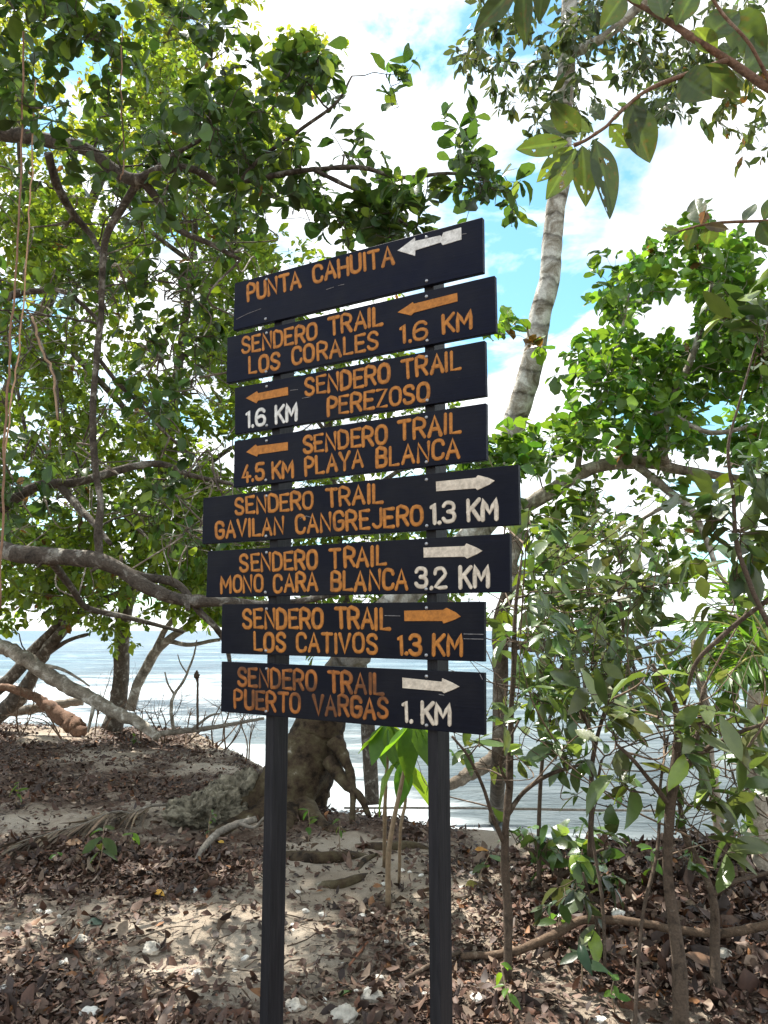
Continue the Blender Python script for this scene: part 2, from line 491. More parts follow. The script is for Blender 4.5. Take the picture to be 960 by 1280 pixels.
def paint(name, col, wear, worn):
    m, t, o = mat_new(name)
    n = noise(t, 55, 6, 0.65); n2 = noise(t, 9, 5, 0.6)
    c = mixc(t, 1.0, col, ramp(t, n, [(0.3, (0.60, 0.58, 0.56)), (0.7, (1.22, 1.22, 1.22))]), 'MULTIPLY')
    c = mixc(t, ramp(t, n2, [(wear, (0, 0, 0)), (wear + 0.12, (0.85, 0.85, 0.85))]), c, worn)
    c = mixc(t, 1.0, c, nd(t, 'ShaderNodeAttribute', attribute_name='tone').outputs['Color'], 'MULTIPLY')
    p = nd(t, 'ShaderNodeBsdfPrincipled', {'Base Color': c, 'Roughness': 0.6, 'Specular IOR Level': 0.3, 'Normal': bump(t, n, 0.3, 0.002)})
    t.links.new(p.outputs[0], o.inputs[0])
    return m
M['orange'] = paint('orange paint', (0.47, 0.178, 0.030), 0.62, (0.20, 0.075, 0.02))
M['orange_worn'] = paint('worn orange paint', (0.38, 0.130, 0.025), 0.47, (0.10, 0.038, 0.014))
M['cream'] = paint('cream paint', (0.66, 0.57, 0.46), 0.68, (0.48, 0.36, 0.25))
M['white'] = paint('white paint', (0.72, 0.70, 0.66), 0.70, (0.42, 0.40, 0.36))

# ------------------------------------------------------------------ ground and sea
def grid_axis(parts):
    return np.unique(np.concatenate([np.arange(a, b, s) for a, b, s in parts]))
gx = grid_axis([(-400, -40, 30), (-40, -12, 2), (-12, -4, 0.25), (-4, 4, 0.07), (4, 12, 0.25), (12, 40, 2), (40, 401, 30)])
gy = grid_axis([(-400, -40, 30), (-40, -6, 2), (-6, 1.5, 0.3), (1.5, 10, 0.06), (10, 16, 0.15), (16, 40, 1), (40, 100, 5)])
GX, GY = np.meshgrid(gx, gy)
GZ = ground(GX, GY)
def litter_share(x, y):
    """how much of the ground is covered by dead leaves, 0 to 1"""
    f = fbm(x * 0.9, y * 0.9, 21, 5)
    path = np.exp(-((x - (-0.25 - 0.02 * y)) / 0.62) ** 2) * sstep(7.6, 5.2, y)
    back = sstep(6.6, 8.6, y) * sstep(-3.4, -1.6, x) * 0.45
    rgt = sstep(0.7, 1.6, x) * 0.35
    lft = sstep(-0.9, -2.2, x) * 0.22 * sstep(9, 6, y) + 0.38 * sstep(4.7, 3.9, y) * sstep(1.5, -0.6, x)
    return np.clip((f - 0.36) * 3.0 + 0.17 - 0.50 * path - back + rgt + lft, 0.13, 1)
lt = litter_share(GX, GY)
soil = np.clip(lt * 0.85 + (fbm(GX * 2.5, GY * 2.5, 5) - 0.5) * 0.8, 0, 1) * (1 - sstep(-0.9, 0.3, edge_dist(GX, GY)) * 0.8)
g = MB()
nx = len(gx); ny = len(gy)
idx = np.arange(nx * ny).reshape(ny, nx)
q = np.stack([idx[:-1, :-1], idx[:-1, 1:], idx[1:, 1:], idx[1:, :-1]], -1).reshape(-1, 4)
g.add(np.stack([GX, GY, GZ], -1).reshape(-1, 3), q, None, np.repeat(soil.reshape(-1, 1), 3, 1))
go = g.build('ground', M['ground'])
tag(go, 'sandy shore bank strewn with dark humus, sloping to the sea', 'ground', kind='structure')

sx = grid_axis([(-6000, -400, 700), (-400, -60, 20), (-60, -12, 2), (-12, 14, 0.4), (14, 60, 2), (60, 400, 20), (400, 6001, 700)])
sy = grid_axis([(3, 30, 0.3), (30, 80, 1.5), (80, 300, 12), (300, 1000, 100), (1000, 9001, 1000)])
SX, SY = np.meshgrid(sx, sy)
e = edge_dist(SX, SY)
lefty = sstep(2, -3, SX / np.maximum(SY, 1) * 12)
surf = np.exp(-((SY - 27) / 10.0) ** 2) * lefty * 0.35
wash = np.exp(-((e - 1.2) / 0.9) ** 2) * (0.22 + 0.35 * sstep(2.2, 0.2, SX))
far = np.exp(-((SY - 130) / 60) ** 2) * 0.12
foam = np.clip(surf + wash + far, 0, 1)
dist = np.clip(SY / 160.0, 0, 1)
swell = 0.10 * np.sin(SY * 0.55 + 0.7 * np.sin(SX * 0.13)) * sstep(0.5, 8, e) * sstep(200, 40, SY) + 0.045 * np.sin(SY * 2.3 + SX * 0.5 + 2 * fbm(SX * 0.3, SY * 0.3)) * sstep(0, 3, e) * sstep(60, 20, SY)
s = MB()
nx = len(sx); ny = len(sy)
idx = np.arange(nx * ny).reshape(ny, nx)
q = np.stack([idx[:-1, :-1], idx[:-1, 1:], idx[1:, 1:], idx[1:, :-1]], -1).reshape(-1, 4)
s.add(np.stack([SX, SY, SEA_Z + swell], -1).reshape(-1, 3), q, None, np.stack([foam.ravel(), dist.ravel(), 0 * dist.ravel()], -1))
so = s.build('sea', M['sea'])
tag(so, 'pale blue sea with white surf rolling towards the shore', 'sea', kind='structure')

# ------------------------------------------------------------------ the trail sign
YAW = R(29.5)
SU = np.array([math.cos(YAW), -math.sin(YAW), 0])          # along the boards, to the right
SN = np.array([-math.sin(YAW), -math.cos(YAW), 0])         # out of the front face
SO = at(332.5, 900, 2.95)                                   # a point of the front plane at the left post
SO[2] = 0
def sp(px, py, off=0.0):
    """pixel -> point on the sign's front plane (off metres in front of it)"""
    d = ray(px, py); o = SO + SN * off
    k = ((o - CAM) @ SN) / (d @ SN)
    return CAM + d * k

GLY = {
 'A': (0.78, [[(0, 0), (.5, 1), (1, 0)], [(.2, .34), (.8, .34)]]),
 'B': (0.68, [[(0, 0), (0, 1), (.6, 1), (.88, .9), (.92, .75), (.85, .6), (.6, .53), (0, .53)], [(.6, .53), (.92, .43), (1, .26), (.92, .09), (.65, 0), (0, 0)]]),
 'C': (0.70, [[(1, .78), (.9, .92), (.66, 1), (.34, 1), (.1, .9), (0, .7), (0, .3), (.1, .1), (.34, 0), (.66, 0), (.9, .08), (1, .22)]]),
 'D': (0.70, [[(0, 0), (0, 1), (.5, 1), (.85, .9), (1, .68), (1, .32), (.85, .1), (.5, 0), (0, 0)]]),
 'E': (0.64, [[(1, 1), (0, 1), (0, 0), (1, 0)], [(0, .52), (.8, .52)]]),
 'G': (0.72, [[(1, .8), (.88, .93), (.66, 1), (.34, 1), (.1, .9), (0, .7), (0, .3), (.1, .1), (.34, 0), (.66, 0), (.92, .1), (1, .3), (1, .46), (.55, .46)]]),
 'H': (0.74, [[(0, 0), (0, 1)], [(1, 0), (1, 1)], [(0, .5), (1, .5)]]),
 'I': (0.06, [[(.5, 0), (.5, 1)]]),
 'J': (0.60, [[(1, 1), (1, .25), (.88, .07), (.6, 0), (.3, .02), (.05, .16)]]),
 'K': (0.74, [[(0, 0), (0, 1)], [(1, 1), (0, .42)], [(.32, .6), (1, 0)]]),
 'L': (0.60, [[(0, 1), (0, 0), (1, 0)]]),
 'M': (0.92, [[(0, 0), (0.04, 1), (.5, .32), (.96, 1), (1, 0)]]),
 'N': (0.74, [[(0, 0), (0, 1), (1, 0), (1, 1)]]),
 'O': (0.74, [[(.5, 1), (.2, .95), (.02, .75), (0, .5), (.02, .25), (.2, .05), (.5, 0), (.8, .05), (.98, .25), (1, .5), (.98, .75), (.8, .95), (.5, 1)]]),
 'P': (0.66, [[(0, 0), (0, 1), (.62, 1), (.92, .9), (1, .74), (.92, .57), (.62, .47), (0, .47)]]),
 'R': (0.70, [[(0, 0), (0, 1), (.62, 1), (.92, .9), (1, .74), (.92, .57), (.62, .48), (0, .48)], [(.5, .48), (1, 0)]]),
 'S': (0.68, [[(.96, .82), (.82, .95), (.55, 1), (.25, .97), (.06, .83), (.06, .68), (.25, .56), (.75, .44), (.96, .31), (.96, .16), (.78, .03), (.45, 0), (.15, .05), (.02, .18)]]),
 'T': (0.74, [[(0, 1), (1, 1)], [(.5, 1), (.5, 0)]]),
 'U': (0.72, [[(0, 1), (0, .28), (.12, .07), (.4, 0), (.6, 0), (.88, .07), (1, .28), (1, 1)]]),
 'V': (0.76, [[(0, 1), (.5, 0), (1, 1)]]),
 'Y': (0.76, [[(0, 1), (.5, .45), (1, 1)], [(.5, .45), (.5, 0)]]),
 'Z': (0.68, [[(0, 1), (1, 1), (0, 0), (1, 0)]]),
 '.': (0.03, [[(.5, .01), (.5, 0)]]),
 '1': (0.18, [[(0, .82), (.9, 1), (.9, 0)]]),
 '2': (0.66, [[(.02, .74), (.1, .92), (.4, 1), (.7, .97), (.92, .8), (.9, .6), (.02, .02), (1, 0)]]),
 '3': (0.66, [[(.03, .84), (.2, .97), (.5, 1), (.82, .93), (.93, .75), (.82, .58), (.45, .53)], [(.45, .53), (.85, .45), (1, .27), (.87, .07), (.5, 0), (.18, .04), (0, .17)]]),
 '4': (0.66, [[(.62, 1), (0, .3), (1, .3)], [(.66, .55), (.66, 0)]]),
 '5': (0.64, [[(.95, 1), (.12, 1), (.06, .56), (.45, .62), (.85, .54), (1, .32), (.88, .08), (.5, 0), (.15, .05), (0, .18)]]),
 '6': (0.66, [[(.92, .84), (.75, .97), (.45, 1), (.15, .88), (.0, .6), (0, .28), (.15, .06), (.5, 0), (.85, .06), (1, .28), (.88, .5), (.5, .58), (.1, .48)]]),
}
GAP = 0.30

def word(mb, text, TL, TR, BR, BL, w=0.096):
    """routed capitals filling the quad given by four pixels of the board"""
    P = [sp(*c) for c in (TL, TR, BR, BL)]
    Hh = 0.5 * (np.linalg.norm(P[0] - P[3]) + np.linalg.norm(P[1] - P[2]))
    Wd = 0.5 * (np.linalg.norm(P[0] - P[1]) + np.linalg.norm(P[3] - P[2]))
    r = w * Hh
    adv = [GLY[c][0] for c in text]
    gaps = [(0.24 if (a == '.' or b == '.') else GAP) for a, b in zip(text[:-1], text[1:])]
    k = (Wd - 2 * r) / max(sum(adv) + sum(gaps), 0.05)
    if text == '1.': k = min(k, Hh)
    x = r
    for i, c in enumerate(text):
        gw = adv[i] * k
        jit = rng.normal(0, 0.014, 2) * Hh
        for st in GLY[c][1]:
            Q = []
            for (a, b) in st:
                u = (x + a * gw + jit[0]) / Wd; v = (r + b * (Hh - 2 * r) + jit[1]) / Hh
                u += rng.normal(0, 0.004) * Hh / Wd; v += rng.normal(0, 0.005)
                Q.append((1 - u) * ((1 - v) * P[3] + v * P[0]) + u * ((1 - v) * P[2] + v * P[1]))
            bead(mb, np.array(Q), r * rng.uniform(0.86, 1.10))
        x += gw + (gaps[i] * k if i < len(gaps) else 0)

def bead(mb, Q, r):
    """one rounded routed stroke lying on the board: flat low profile with rounded ends"""
    if len(Q) > 4: Q, _ = spline(Q, np.ones(len(Q)), 2)
    prof = [(-1.0, -0.3), (-0.92, 0.55), (-0.55, 0.95), (0, 1.0), (0.55, 0.95), (0.92, 0.55), (1.0, -0.3)]
    hgt = 0.0014
    T = nrm(np.gradient(Q, axis=0))
    # rounded ends: a few extra rings that shrink
    rings = []
    for sgn, end in ((-1, 0), (1, -1)):
        e = []
        for a in (85, 60, 35, 12):
            e.append((Q[end] + sgn * T[end] * r * math.sin(R(a)), T[end], r * max(math.cos(R(a)), 0.05)))
        rings.append(e)
    seq = rings[0] + [(Q[i], T[i], r) for i in range(len(Q))] + rings[1][::-1]
    V = []
    for p, tt, rr in seq:
        sd_ = nrm(np.cross(SN, tt))
        for a, b in prof:
            V.append(p + sd_ * a * rr + SN * (b * hgt))
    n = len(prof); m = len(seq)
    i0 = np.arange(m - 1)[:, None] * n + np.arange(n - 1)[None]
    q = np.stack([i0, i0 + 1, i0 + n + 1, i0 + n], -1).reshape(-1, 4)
    tn_ = np.tile(np.repeat(np.array([0.42, 0.62, 0.95, 1.05, 0.95, 0.62, 0.42])[:, None], 3, 1), (m, 1))  # darker rims: groove shade put into the colour, plus paint thinning at the edge
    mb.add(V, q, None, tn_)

def arrow_mesh(mb, pts):
    P = np.array([sp(*p) for p in pts]); n = len(P)
    c = P.mean(0)
    Pin = P + nrm(c - P) * 0.0012
    V = np.vstack([P - SN * 0.001, P + SN * 0.0012, Pin + SN * 0.0020])
    q = []
    for i in range(n):
        j = (i + 1) % n
        q += [[i, j, n + j, n + i], [n + i, n + j, 2 * n + j, 2 * n + i]]
    mb.add(V, q, [[2 * n + i for i in range(n)]])

BTH = 0.021
BOARDS = [
 ('PUNTA CAHUITA', [(293.3, 354), (602.8, 271.3), (603.6, 340), (291.5, 413)],
  [('PUNTA', (308, 355), (376, 336.5), (377.5, 360), (308.5, 378.5)), ('CAHUITA', (389, 332), (493, 304.5), (494, 331), (390.5, 356))], 'orange',
  [(497, 313.5), (518.8, 297), (519, 301.5), (550.8, 294.3), (552.3, 297), (554.8, 290.7), (576.6, 284.4), (577, 299.6), (553.8, 306.6), (551.5, 303.2), (519.2, 313.2), (518.8, 320)], 'white', []),
 ('SENDERO TRAIL LOS CORALES 1.6 KM', [(284, 421.9), (618.1, 344.2), (619.7, 414.9), (282.8, 479)],
  [('SENDERO', (301, 421), (397.5, 401.6), (397.5, 425.6), (301.5, 444.5)), ('TRAIL', (409.1, 396.3), (479.6, 381), (479.6, 407.5), (410, 421)),
   ('LOS', (310, 445.3), (351, 438), (350.6, 462), (310.3, 469)), ('CORALES', (363.8, 433.5), (474, 411.7), (474, 437.4), (364.7, 458.2)),
   ('1.6', (498.4, 405.7), (536.4, 397.8), (536.4, 424.3), (499.5, 431.8)), ('KM', (550.8, 394.3), (590.8, 384.4), (590.8, 411.7), (551.8, 420))], 'orange',
  [(497, 390.7), (516.2, 377.8), (517.2, 379.8), (571.6, 366.3), (572.2, 376.8), (517.2, 391.2), (514.2, 394.6)], 'orange', []),
 ('SENDERO TRAIL PEREZOSO 1.6 KM', [(293.4, 484.7), (605.8, 425.5), (607.2, 494.6), (293.4, 542.8)],
  [('SENDERO', (379.7, 472), (488.5, 451.6), (488.5, 479), (380.6, 496.5)), ('TRAIL', (500.4, 449.3), (577.5, 435.5), (577.5, 462.5), (502, 476)),
   ('PEREZOSO', (407.8, 496), (538.4, 475), (538.4, 501.9), (407.8, 521.5))], 'orange',
  [(307.5, 497.8), (321.6, 489), (322.5, 491.6), (360, 483.8), (360.4, 494), (322.5, 501), (320.6, 504.3)], 'orange',
  [('1.6', (306.6, 512), (332.3, 508), (332.3, 532), (307.4, 536.3)), ('KM', (342.8, 505.7), (372.8, 501.8), (372.4, 526.9), (343.5, 531.2))]),
 ('SENDERO TRAIL PLAYA BLANCA 4.5 KM', [(292.9, 551.3), (607.2, 503.7), (607.6, 574.8), (291.6, 609.4)],
  [('SENDERO', (376.9, 544), (485, 528.8), (485, 556), (377.8, 568.5)), ('TRAIL', (496.4, 526), (577, 512.8), (577, 542.3), (497, 553)),
   ('PLAYA', (379.7, 571), (454.8, 560), (454.8, 585.8), (380.3, 596.5)), ('BLANCA', (469.7, 559), (575.6, 544.8), (575.6, 573), (469.7, 586.2)),
   ('4.5', (301, 581), (331, 577.2), (331, 601), (301.5, 605.3)), ('KM', (337.9, 576.9), (367.5, 573.2), (367.5, 597.2), (339, 600.6))], 'orange',
  [(307.9, 565.3), (319.7, 555.6), (321.6, 557.6), (360, 552.6), (360, 562.8), (322.5, 568.2), (321.6, 571)], 'orange', []),
 ('SENDERO TRAIL GAVILAN CANGREJERO 1.3 KM', [(254, 622.3), (647.6, 580.4), (649, 655.8), (252.5, 680)],
  [('SENDERO', (292.4, 621.6), (392.8, 612), (392.8, 637.2), (293.7, 645)), ('TRAIL', (405.6, 610), (479.4, 603.2), (479.4, 629.8), (407, 635.6)),
   ('GAVILAN', (268, 651.5), (355.6, 644), (355.6, 668.9), (269, 675)), ('CANGREJERO', (367.8, 642.5), (529.8, 630), (529.8, 657.8), (368.9, 669))], 'orange',
  [(545, 602), (594.7, 597.2), (597.7, 594), (611, 597.4), (618.7, 601), (612, 605.8), (597, 612.8), (594.7, 610.6), (545.4, 614.2)], 'cream',
  [('1.3', (536.7, 627.3), (570.6, 625), (570.6, 654.3), (538, 657)), ('KM', (581.6, 623.2), (623.8, 620), (623.8, 650.2), (582.5, 653.6))]),
 ('SENDERO TRAIL MONO CARA BLANCA 3.2 KM', [(259.5, 689), (637, 666.7), (637.3, 740.2), (257.4, 746.6)],
  [('SENDERO', (298.4, 692), (397.7, 685.7), (397.7, 712.4), (299.5, 716.5)), ('TRAIL', (411.6, 685), (483.5, 680), (483.5, 707.5), (412.5, 712)),
   ('MONO', (274.9, 718.8), (330, 716.4), (330, 741.2), (275.3, 743)), ('CARA', (341, 716.7), (398.3, 713.7), (398.7, 740.2), (341, 741.7)),
   ('BLANCA', (412.6, 713.6), (511.5, 708.6), (511.5, 738.6), (412.6, 740.2))], 'orange',
  [(529.4, 684.6), (581, 682.5), (583.2, 679.3), (596, 684.5), (603.2, 688.7), (597, 692.5), (584, 698.3), (581, 696), (529.8, 696.9)], 'cream',
  [('3.2', (518, 709), (560.3, 707.3), (560.3, 737.3), (518.4, 737.3)), ('KM', (572.5, 705.9), (613, 705.1), (613, 736), (573, 736.8))]),
 ('SENDERO TRAIL LOS CATIVOS 1.3 KM', [(277.4, 755.4), (604.9, 751.9), (605, 827.2), (276.2, 816.8)],
  [('SENDERO', (302, 759.6), (405, 759.2), (405, 787.2), (303, 787)), ('TRAIL', (416.7, 758.4), (489, 758), (489, 788.3), (418.3, 787.2)),
   ('LOS', (316.4, 789), (358, 789.5), (358, 816.4), (316.8, 815.4)), ('CATIVOS', (369.2, 789.7), (472.7, 790.8), (472.7, 819.2), (369.8, 816.8)),
   ('1.3', (495.8, 791.5), (528, 791.5), (528, 821), (497.4, 820.4)), ('KM', (540, 791), (579.5, 791), (579.5, 822.2), (540, 821))], 'orange',
  [(505.3, 763.4), (553.8, 762.4), (558.3, 759.8), (570, 765.5), (576.2, 770.7), (569, 774.5), (554.8, 779.6), (553.2, 776.4), (505.7, 776.3)], 'orange', []),
 ('SENDERO TRAIL PUERTO VARGAS 1. KM', [(276.8, 827), (604.9, 841), (605.4, 919.2), (275.8, 889.4)],
  [('SENDERO', (295.6, 833), (396.5, 836.5), (396.5, 865), (296.2, 859)), ('TRAIL', (408.8, 837), (480.6, 841), (480.6, 870.6), (410, 866.2)),
   ('PUERTO', (291.7, 860.6), (376.8, 865.2), (376.8, 893.4), (292, 886.4)), ('VARGAS', (389.6, 866.3), (486.5, 871), (486.5, 900.4), (390.6, 894.8))], 'orange_worn',
  [(503, 846.9), (552.8, 852.2), (553.2, 847.9), (566, 853.4), (574.6, 858.3), (567, 862), (555.2, 866.7), (552.8, 864.3), (503.3, 860)], 'cream',
  [('1.', (501.7, 873.6), (517.2, 874.6), (517.2, 905), (503.5, 904)), ('KM', (525, 875), (565.7, 877.5), (565.7, 908.6), (525.5, 905.6))]),
]
sign_base = SO + SU * 0.34
sign = empty('trail_sign', (sign_base[0], sign_base[1], float(ground(sign_base[0], sign_base[1]))))
tag(sign, 'tall dark wooden trail sign of eight lettered direction boards bolted on two posts', 'sign')
PW, PD = 0.037, 0.090
for (px_t, y_t, px_b, ztop) in ((332.6, 450, 332.4, 372), (535.2, 450, 538.5, 296)):
    c0 = sp((px_t + px_b) / 2, 900)
    cen = c0 - SN * (BTH + PD / 2 + 0.0005)
    topz = sp(px_t, ztop)[2]
    zb = float(ground(cen[0], cen[1])) - 0.25
    mb = MB()
    mb.box((cen[0], cen[1], (topz + zb) / 2), SU * PW / 2, SN * PD / 2, np.array([0, 0, (topz - zb) / 2]))
    mb.build('post', M['post'], sign, smooth=False, bevel=0.003)
BI = 0
TONES = [(0.75, 0.85, 1.25), (0.8, 0.88, 1.2), (0.75, 0.82, 1.05), (0.85, 0.9, 1.1), (0.85, 0.85, 0.9), (0.95, 0.92, 0.95), (0.8, 0.8, 0.8), (0.9, 0.88, 0.85)]  # upper boards tinted bluer: sky glare put into the board colour
SCR = {0: [[(296, 399), (310, 392), (326, 386)], [(408, 362), (417, 359)], [(423, 357), (430, 355.5)], [(577, 293), (583, 292)]], 2: [[(363, 488), (372, 487)], [(378, 498), (388, 496)]], 4: [[(375, 648), (383, 645), (390, 647)]], 6: [[(481, 769.5), (500, 770)], [(580, 792.5), (604, 793)], [(580, 798.5), (604, 799)]], 7: [[(600, 843), (603, 849)], [(549, 868), (555, 869)]]}
M['scratch'] = simple('bare scratched wood', (0.22, 0.21, 0.21), 0.8, 0.2, var=0.5, scale=90)
for (txt, quad, words_, pm, arr, am, whites) in BOARDS:
    P = [sp(*c) for c in quad]
    mb = MB()
    fr = np.array(P); bk = fr - SN * BTH
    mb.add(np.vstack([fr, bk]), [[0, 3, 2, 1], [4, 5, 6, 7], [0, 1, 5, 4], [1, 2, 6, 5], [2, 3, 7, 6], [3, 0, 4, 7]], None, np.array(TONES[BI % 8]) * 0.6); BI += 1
    c = fr.mean(0)
    bo = mb.build('board', M['board'], sign, smooth=False, loc=c, bevel=0.002)
    bo['label'] = 'board reading ' + txt
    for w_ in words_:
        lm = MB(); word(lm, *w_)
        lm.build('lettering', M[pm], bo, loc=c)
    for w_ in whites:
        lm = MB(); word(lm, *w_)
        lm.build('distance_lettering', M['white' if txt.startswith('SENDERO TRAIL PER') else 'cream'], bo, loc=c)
    for sc_ in SCR.get(BI - 1, []):
        lm = MB(); bead(lm, np.array([sp(*q_) for q_ in sc_]), 0.0011)
        lm.build('scratch', M['scratch'], bo, loc=c)
    am_ = MB(); arrow_mesh(am_, arr)
    am_.build('arrow', M[am], bo, smooth=False, loc=c)
    for fx in (333.5, 533.2):
        ub = (fx - quad[0][0]) / (quad[1][0] - quad[0][0])
        for v in (0.10, 0.92):
            a = np.array(quad[0]) * (1 - ub) + np.array(quad[1]) * ub
            b = np.array(quad[3]) * (1 - ub) + np.array(quad[2]) * ub
            p = sp(*(a * (1 - v) + b * v))
            bm = MB()
            ang = np.arange(10) / 10 * 2 * math.pi
            V = []; zup = np.array([0, 0, 1.0])
            for rr, hh in ((0.0062, -0.0005), (0.0060, 0.0022), (0.0042, 0.0040), (0.0015, 0.0047)):
                V += [p + rr * (math.cos(t_) * SU + math.sin(t_) * zup) + SN * hh for t_ in ang]
            i0 = np.arange(3)[:, None] * 10 + np.arange(10)[None]; i1 = np.arange(3)[:, None] * 10 + (np.arange(10)[None] + 1) % 10
            bm.add(V, np.stack([i0, i1, i1 + 10, i0 + 10], -1).reshape(-1, 4), [[30 + k for k in range(10)]])
            bm.build('bolt', M['bolt'], bo, loc=c)

# ------------------------------------------------------------------ leaves and growth
def leaf_template(K, shape='obovate', fold=0.22, bend=0.25, wave=0.0, twist=0.0, sway=0.0):
    """unit leaf along +x, width along y, normal +z; returns verts (n,3) and quads"""
    t = 0.5 - 0.5 * np.cos(np.pi * np.linspace(0, 1, K + 1))
    if shape == 'obovate':
        w = np.sin(np.pi * t ** 1.35) ** 0.6 * (0.8 + 0.4 * t)
    elif shape == 'ellip':
        w = np.sin(np.pi * t) ** 0.85
    elif shape == 'lance':
        w = np.sin(np.pi * t ** 0.8) ** 1.1
    elif shape == 'round':
        w = np.sin(np.pi * t ** 0.95) ** 0.55
    w = w / w.max() * 0.5
    w[0] = 0.015; w[-1] = 0.01
    V = []
    for i in range(K + 1):
        z = -bend * t[i] ** 2
        wv = wave * math.sin(i * 2.1) * 2
        V += [(t[i], -w[i], fold * w[i] + wv, z), (t[i], 0, 0, z), (t[i], w[i], fold * w[i] - wv, z)]
    V = np.array(V)
    tw = twist * V[:, 0]; y_, z_ = V[:, 1].copy(), V[:, 2].copy()
    V[:, 1] = y_ * np.cos(tw) - z_ * np.sin(tw) + sway * np.sin(V[:, 0] * math.pi)
    V[:, 2] = y_ * np.sin(tw) + z_ * np.cos(tw)
    q = []
    for i in range(K):
        a = i * 3
        q += [[a, a + 1, a + 4, a + 3], [a + 1, a + 2, a + 5, a + 4]]
    return V, np.array(q)

TPL = {}
def tpl(shape, K):
    key = (shape, K)
    if key not in TPL:
        TPL[key] = [leaf_template(K, shape, *a) for a in ((0.25, 0.15, 0.0, 0.2, 0.05), (0.35, 0.30, 0.02, -0.5, -0.06), (0.12, 0.05, 0.01, 0.1, 0.0), (0.3, -0.12, 0.02, 0.6, 0.08), (0.2, 0.45, 0.015, -0.2, -0.03), (0.5, 0.2, 0.03, 0.9, 0.05), (0.05, 0.25, 0.035, -0.8, 0.1), (0.6, 0.6, 0.02, 0.3, -0.08))]
    return TPL[key]

def add_leaves(mb, P, A, Nn, length, width, cols, shape='obovate', K=4):
    """many leaves: P base points, A axes, Nn normals (n,3)"""
    n = len(P)
    if n == 0: return
    A = nrm(A); Nn = nrm(Nn - A * np.sum(A * Nn, 1, keepdims=True)); B = np.cross(Nn, A)
    which = rng.integers(0, 8, n)
    for k in range(8):
        s_ = which == k
        if not s_.any(): continue
        V, q = tpl(shape, K)[k]
        m = s_.sum(); nv = len(V)
        Lh = length[s_][:, None, None]; Wd = width[s_][:, None, None]
        X = (P[s_][:, None, :] + A[s_][:, None, :] * (V[None, :, 0:1] * Lh) + B[s_][:, None, :] * (V[None, :, 1:2] * Wd)
             + Nn[s_][:, None, :] * (V[None, :, 2:3] * Wd + V[None, :, 3:4] * Lh))
        Q = (q[None] + (np.arange(m) * nv)[:, None, None]).reshape(-1, 4)
        mb.add(X.reshape(-1, 3), Q, None, np.repeat(cols[s_], nv, 0))

def pal(n, base, var=0.25, odd=None, odd_p=0.0, hue=0.12):
    b = np.array(base, float)
    c = b[None] * np.exp(rng.normal(0, var, (n, 1))) * (1 + rng.normal(0, hue, (n, 3)) * np.array([1, 0.3, 0.8]))
    if odd is not None:
        k = rng.random(n) < odd_p
        c[k] = np.array(odd)[None] * np.exp(rng.normal(0, 0.25, (k.sum(), 1)))
    return np.clip(c, 0.002, 0.9)

def rand_unit(n):
    return nrm(rng.normal(0, 1, (n, 3)))

def inside(poly, x, y):
    poly = np.asarray(poly, float); c = False
    j = len(poly) - 1
    for i in range(len(poly)):
        xi, yi = poly[i]; xj, yj = poly[j]
        if (yi > y) != (yj > y) and x < (xj - xi) * (y - yi) / (yj - yi) + xi: c = not c
        j = i
    return c

def sample_poly(poly, n, Y0, Y1, gap=0.0, seed=0):
    """points of a volume: sight lines through a polygon of the picture, spread over real depth; gap leaves holes"""
    poly = np.asarray(poly, float)
    lo = poly.min(0); hi = poly.max(0); out = []
    tries = 0
    while len(out) < n and tries < n * 60:
        tries += 1
        x = rng.uniform(lo[0], hi[0]); y = rng.uniform(lo[1], hi[1])
        if not inside(poly, x, y): continue
        if gap and fbm(x / 55.0, y / 55.0, seed, 3) < gap: continue
        out.append(at(x, y, rng.uniform(Y0, Y1)))
    return np.array(out)

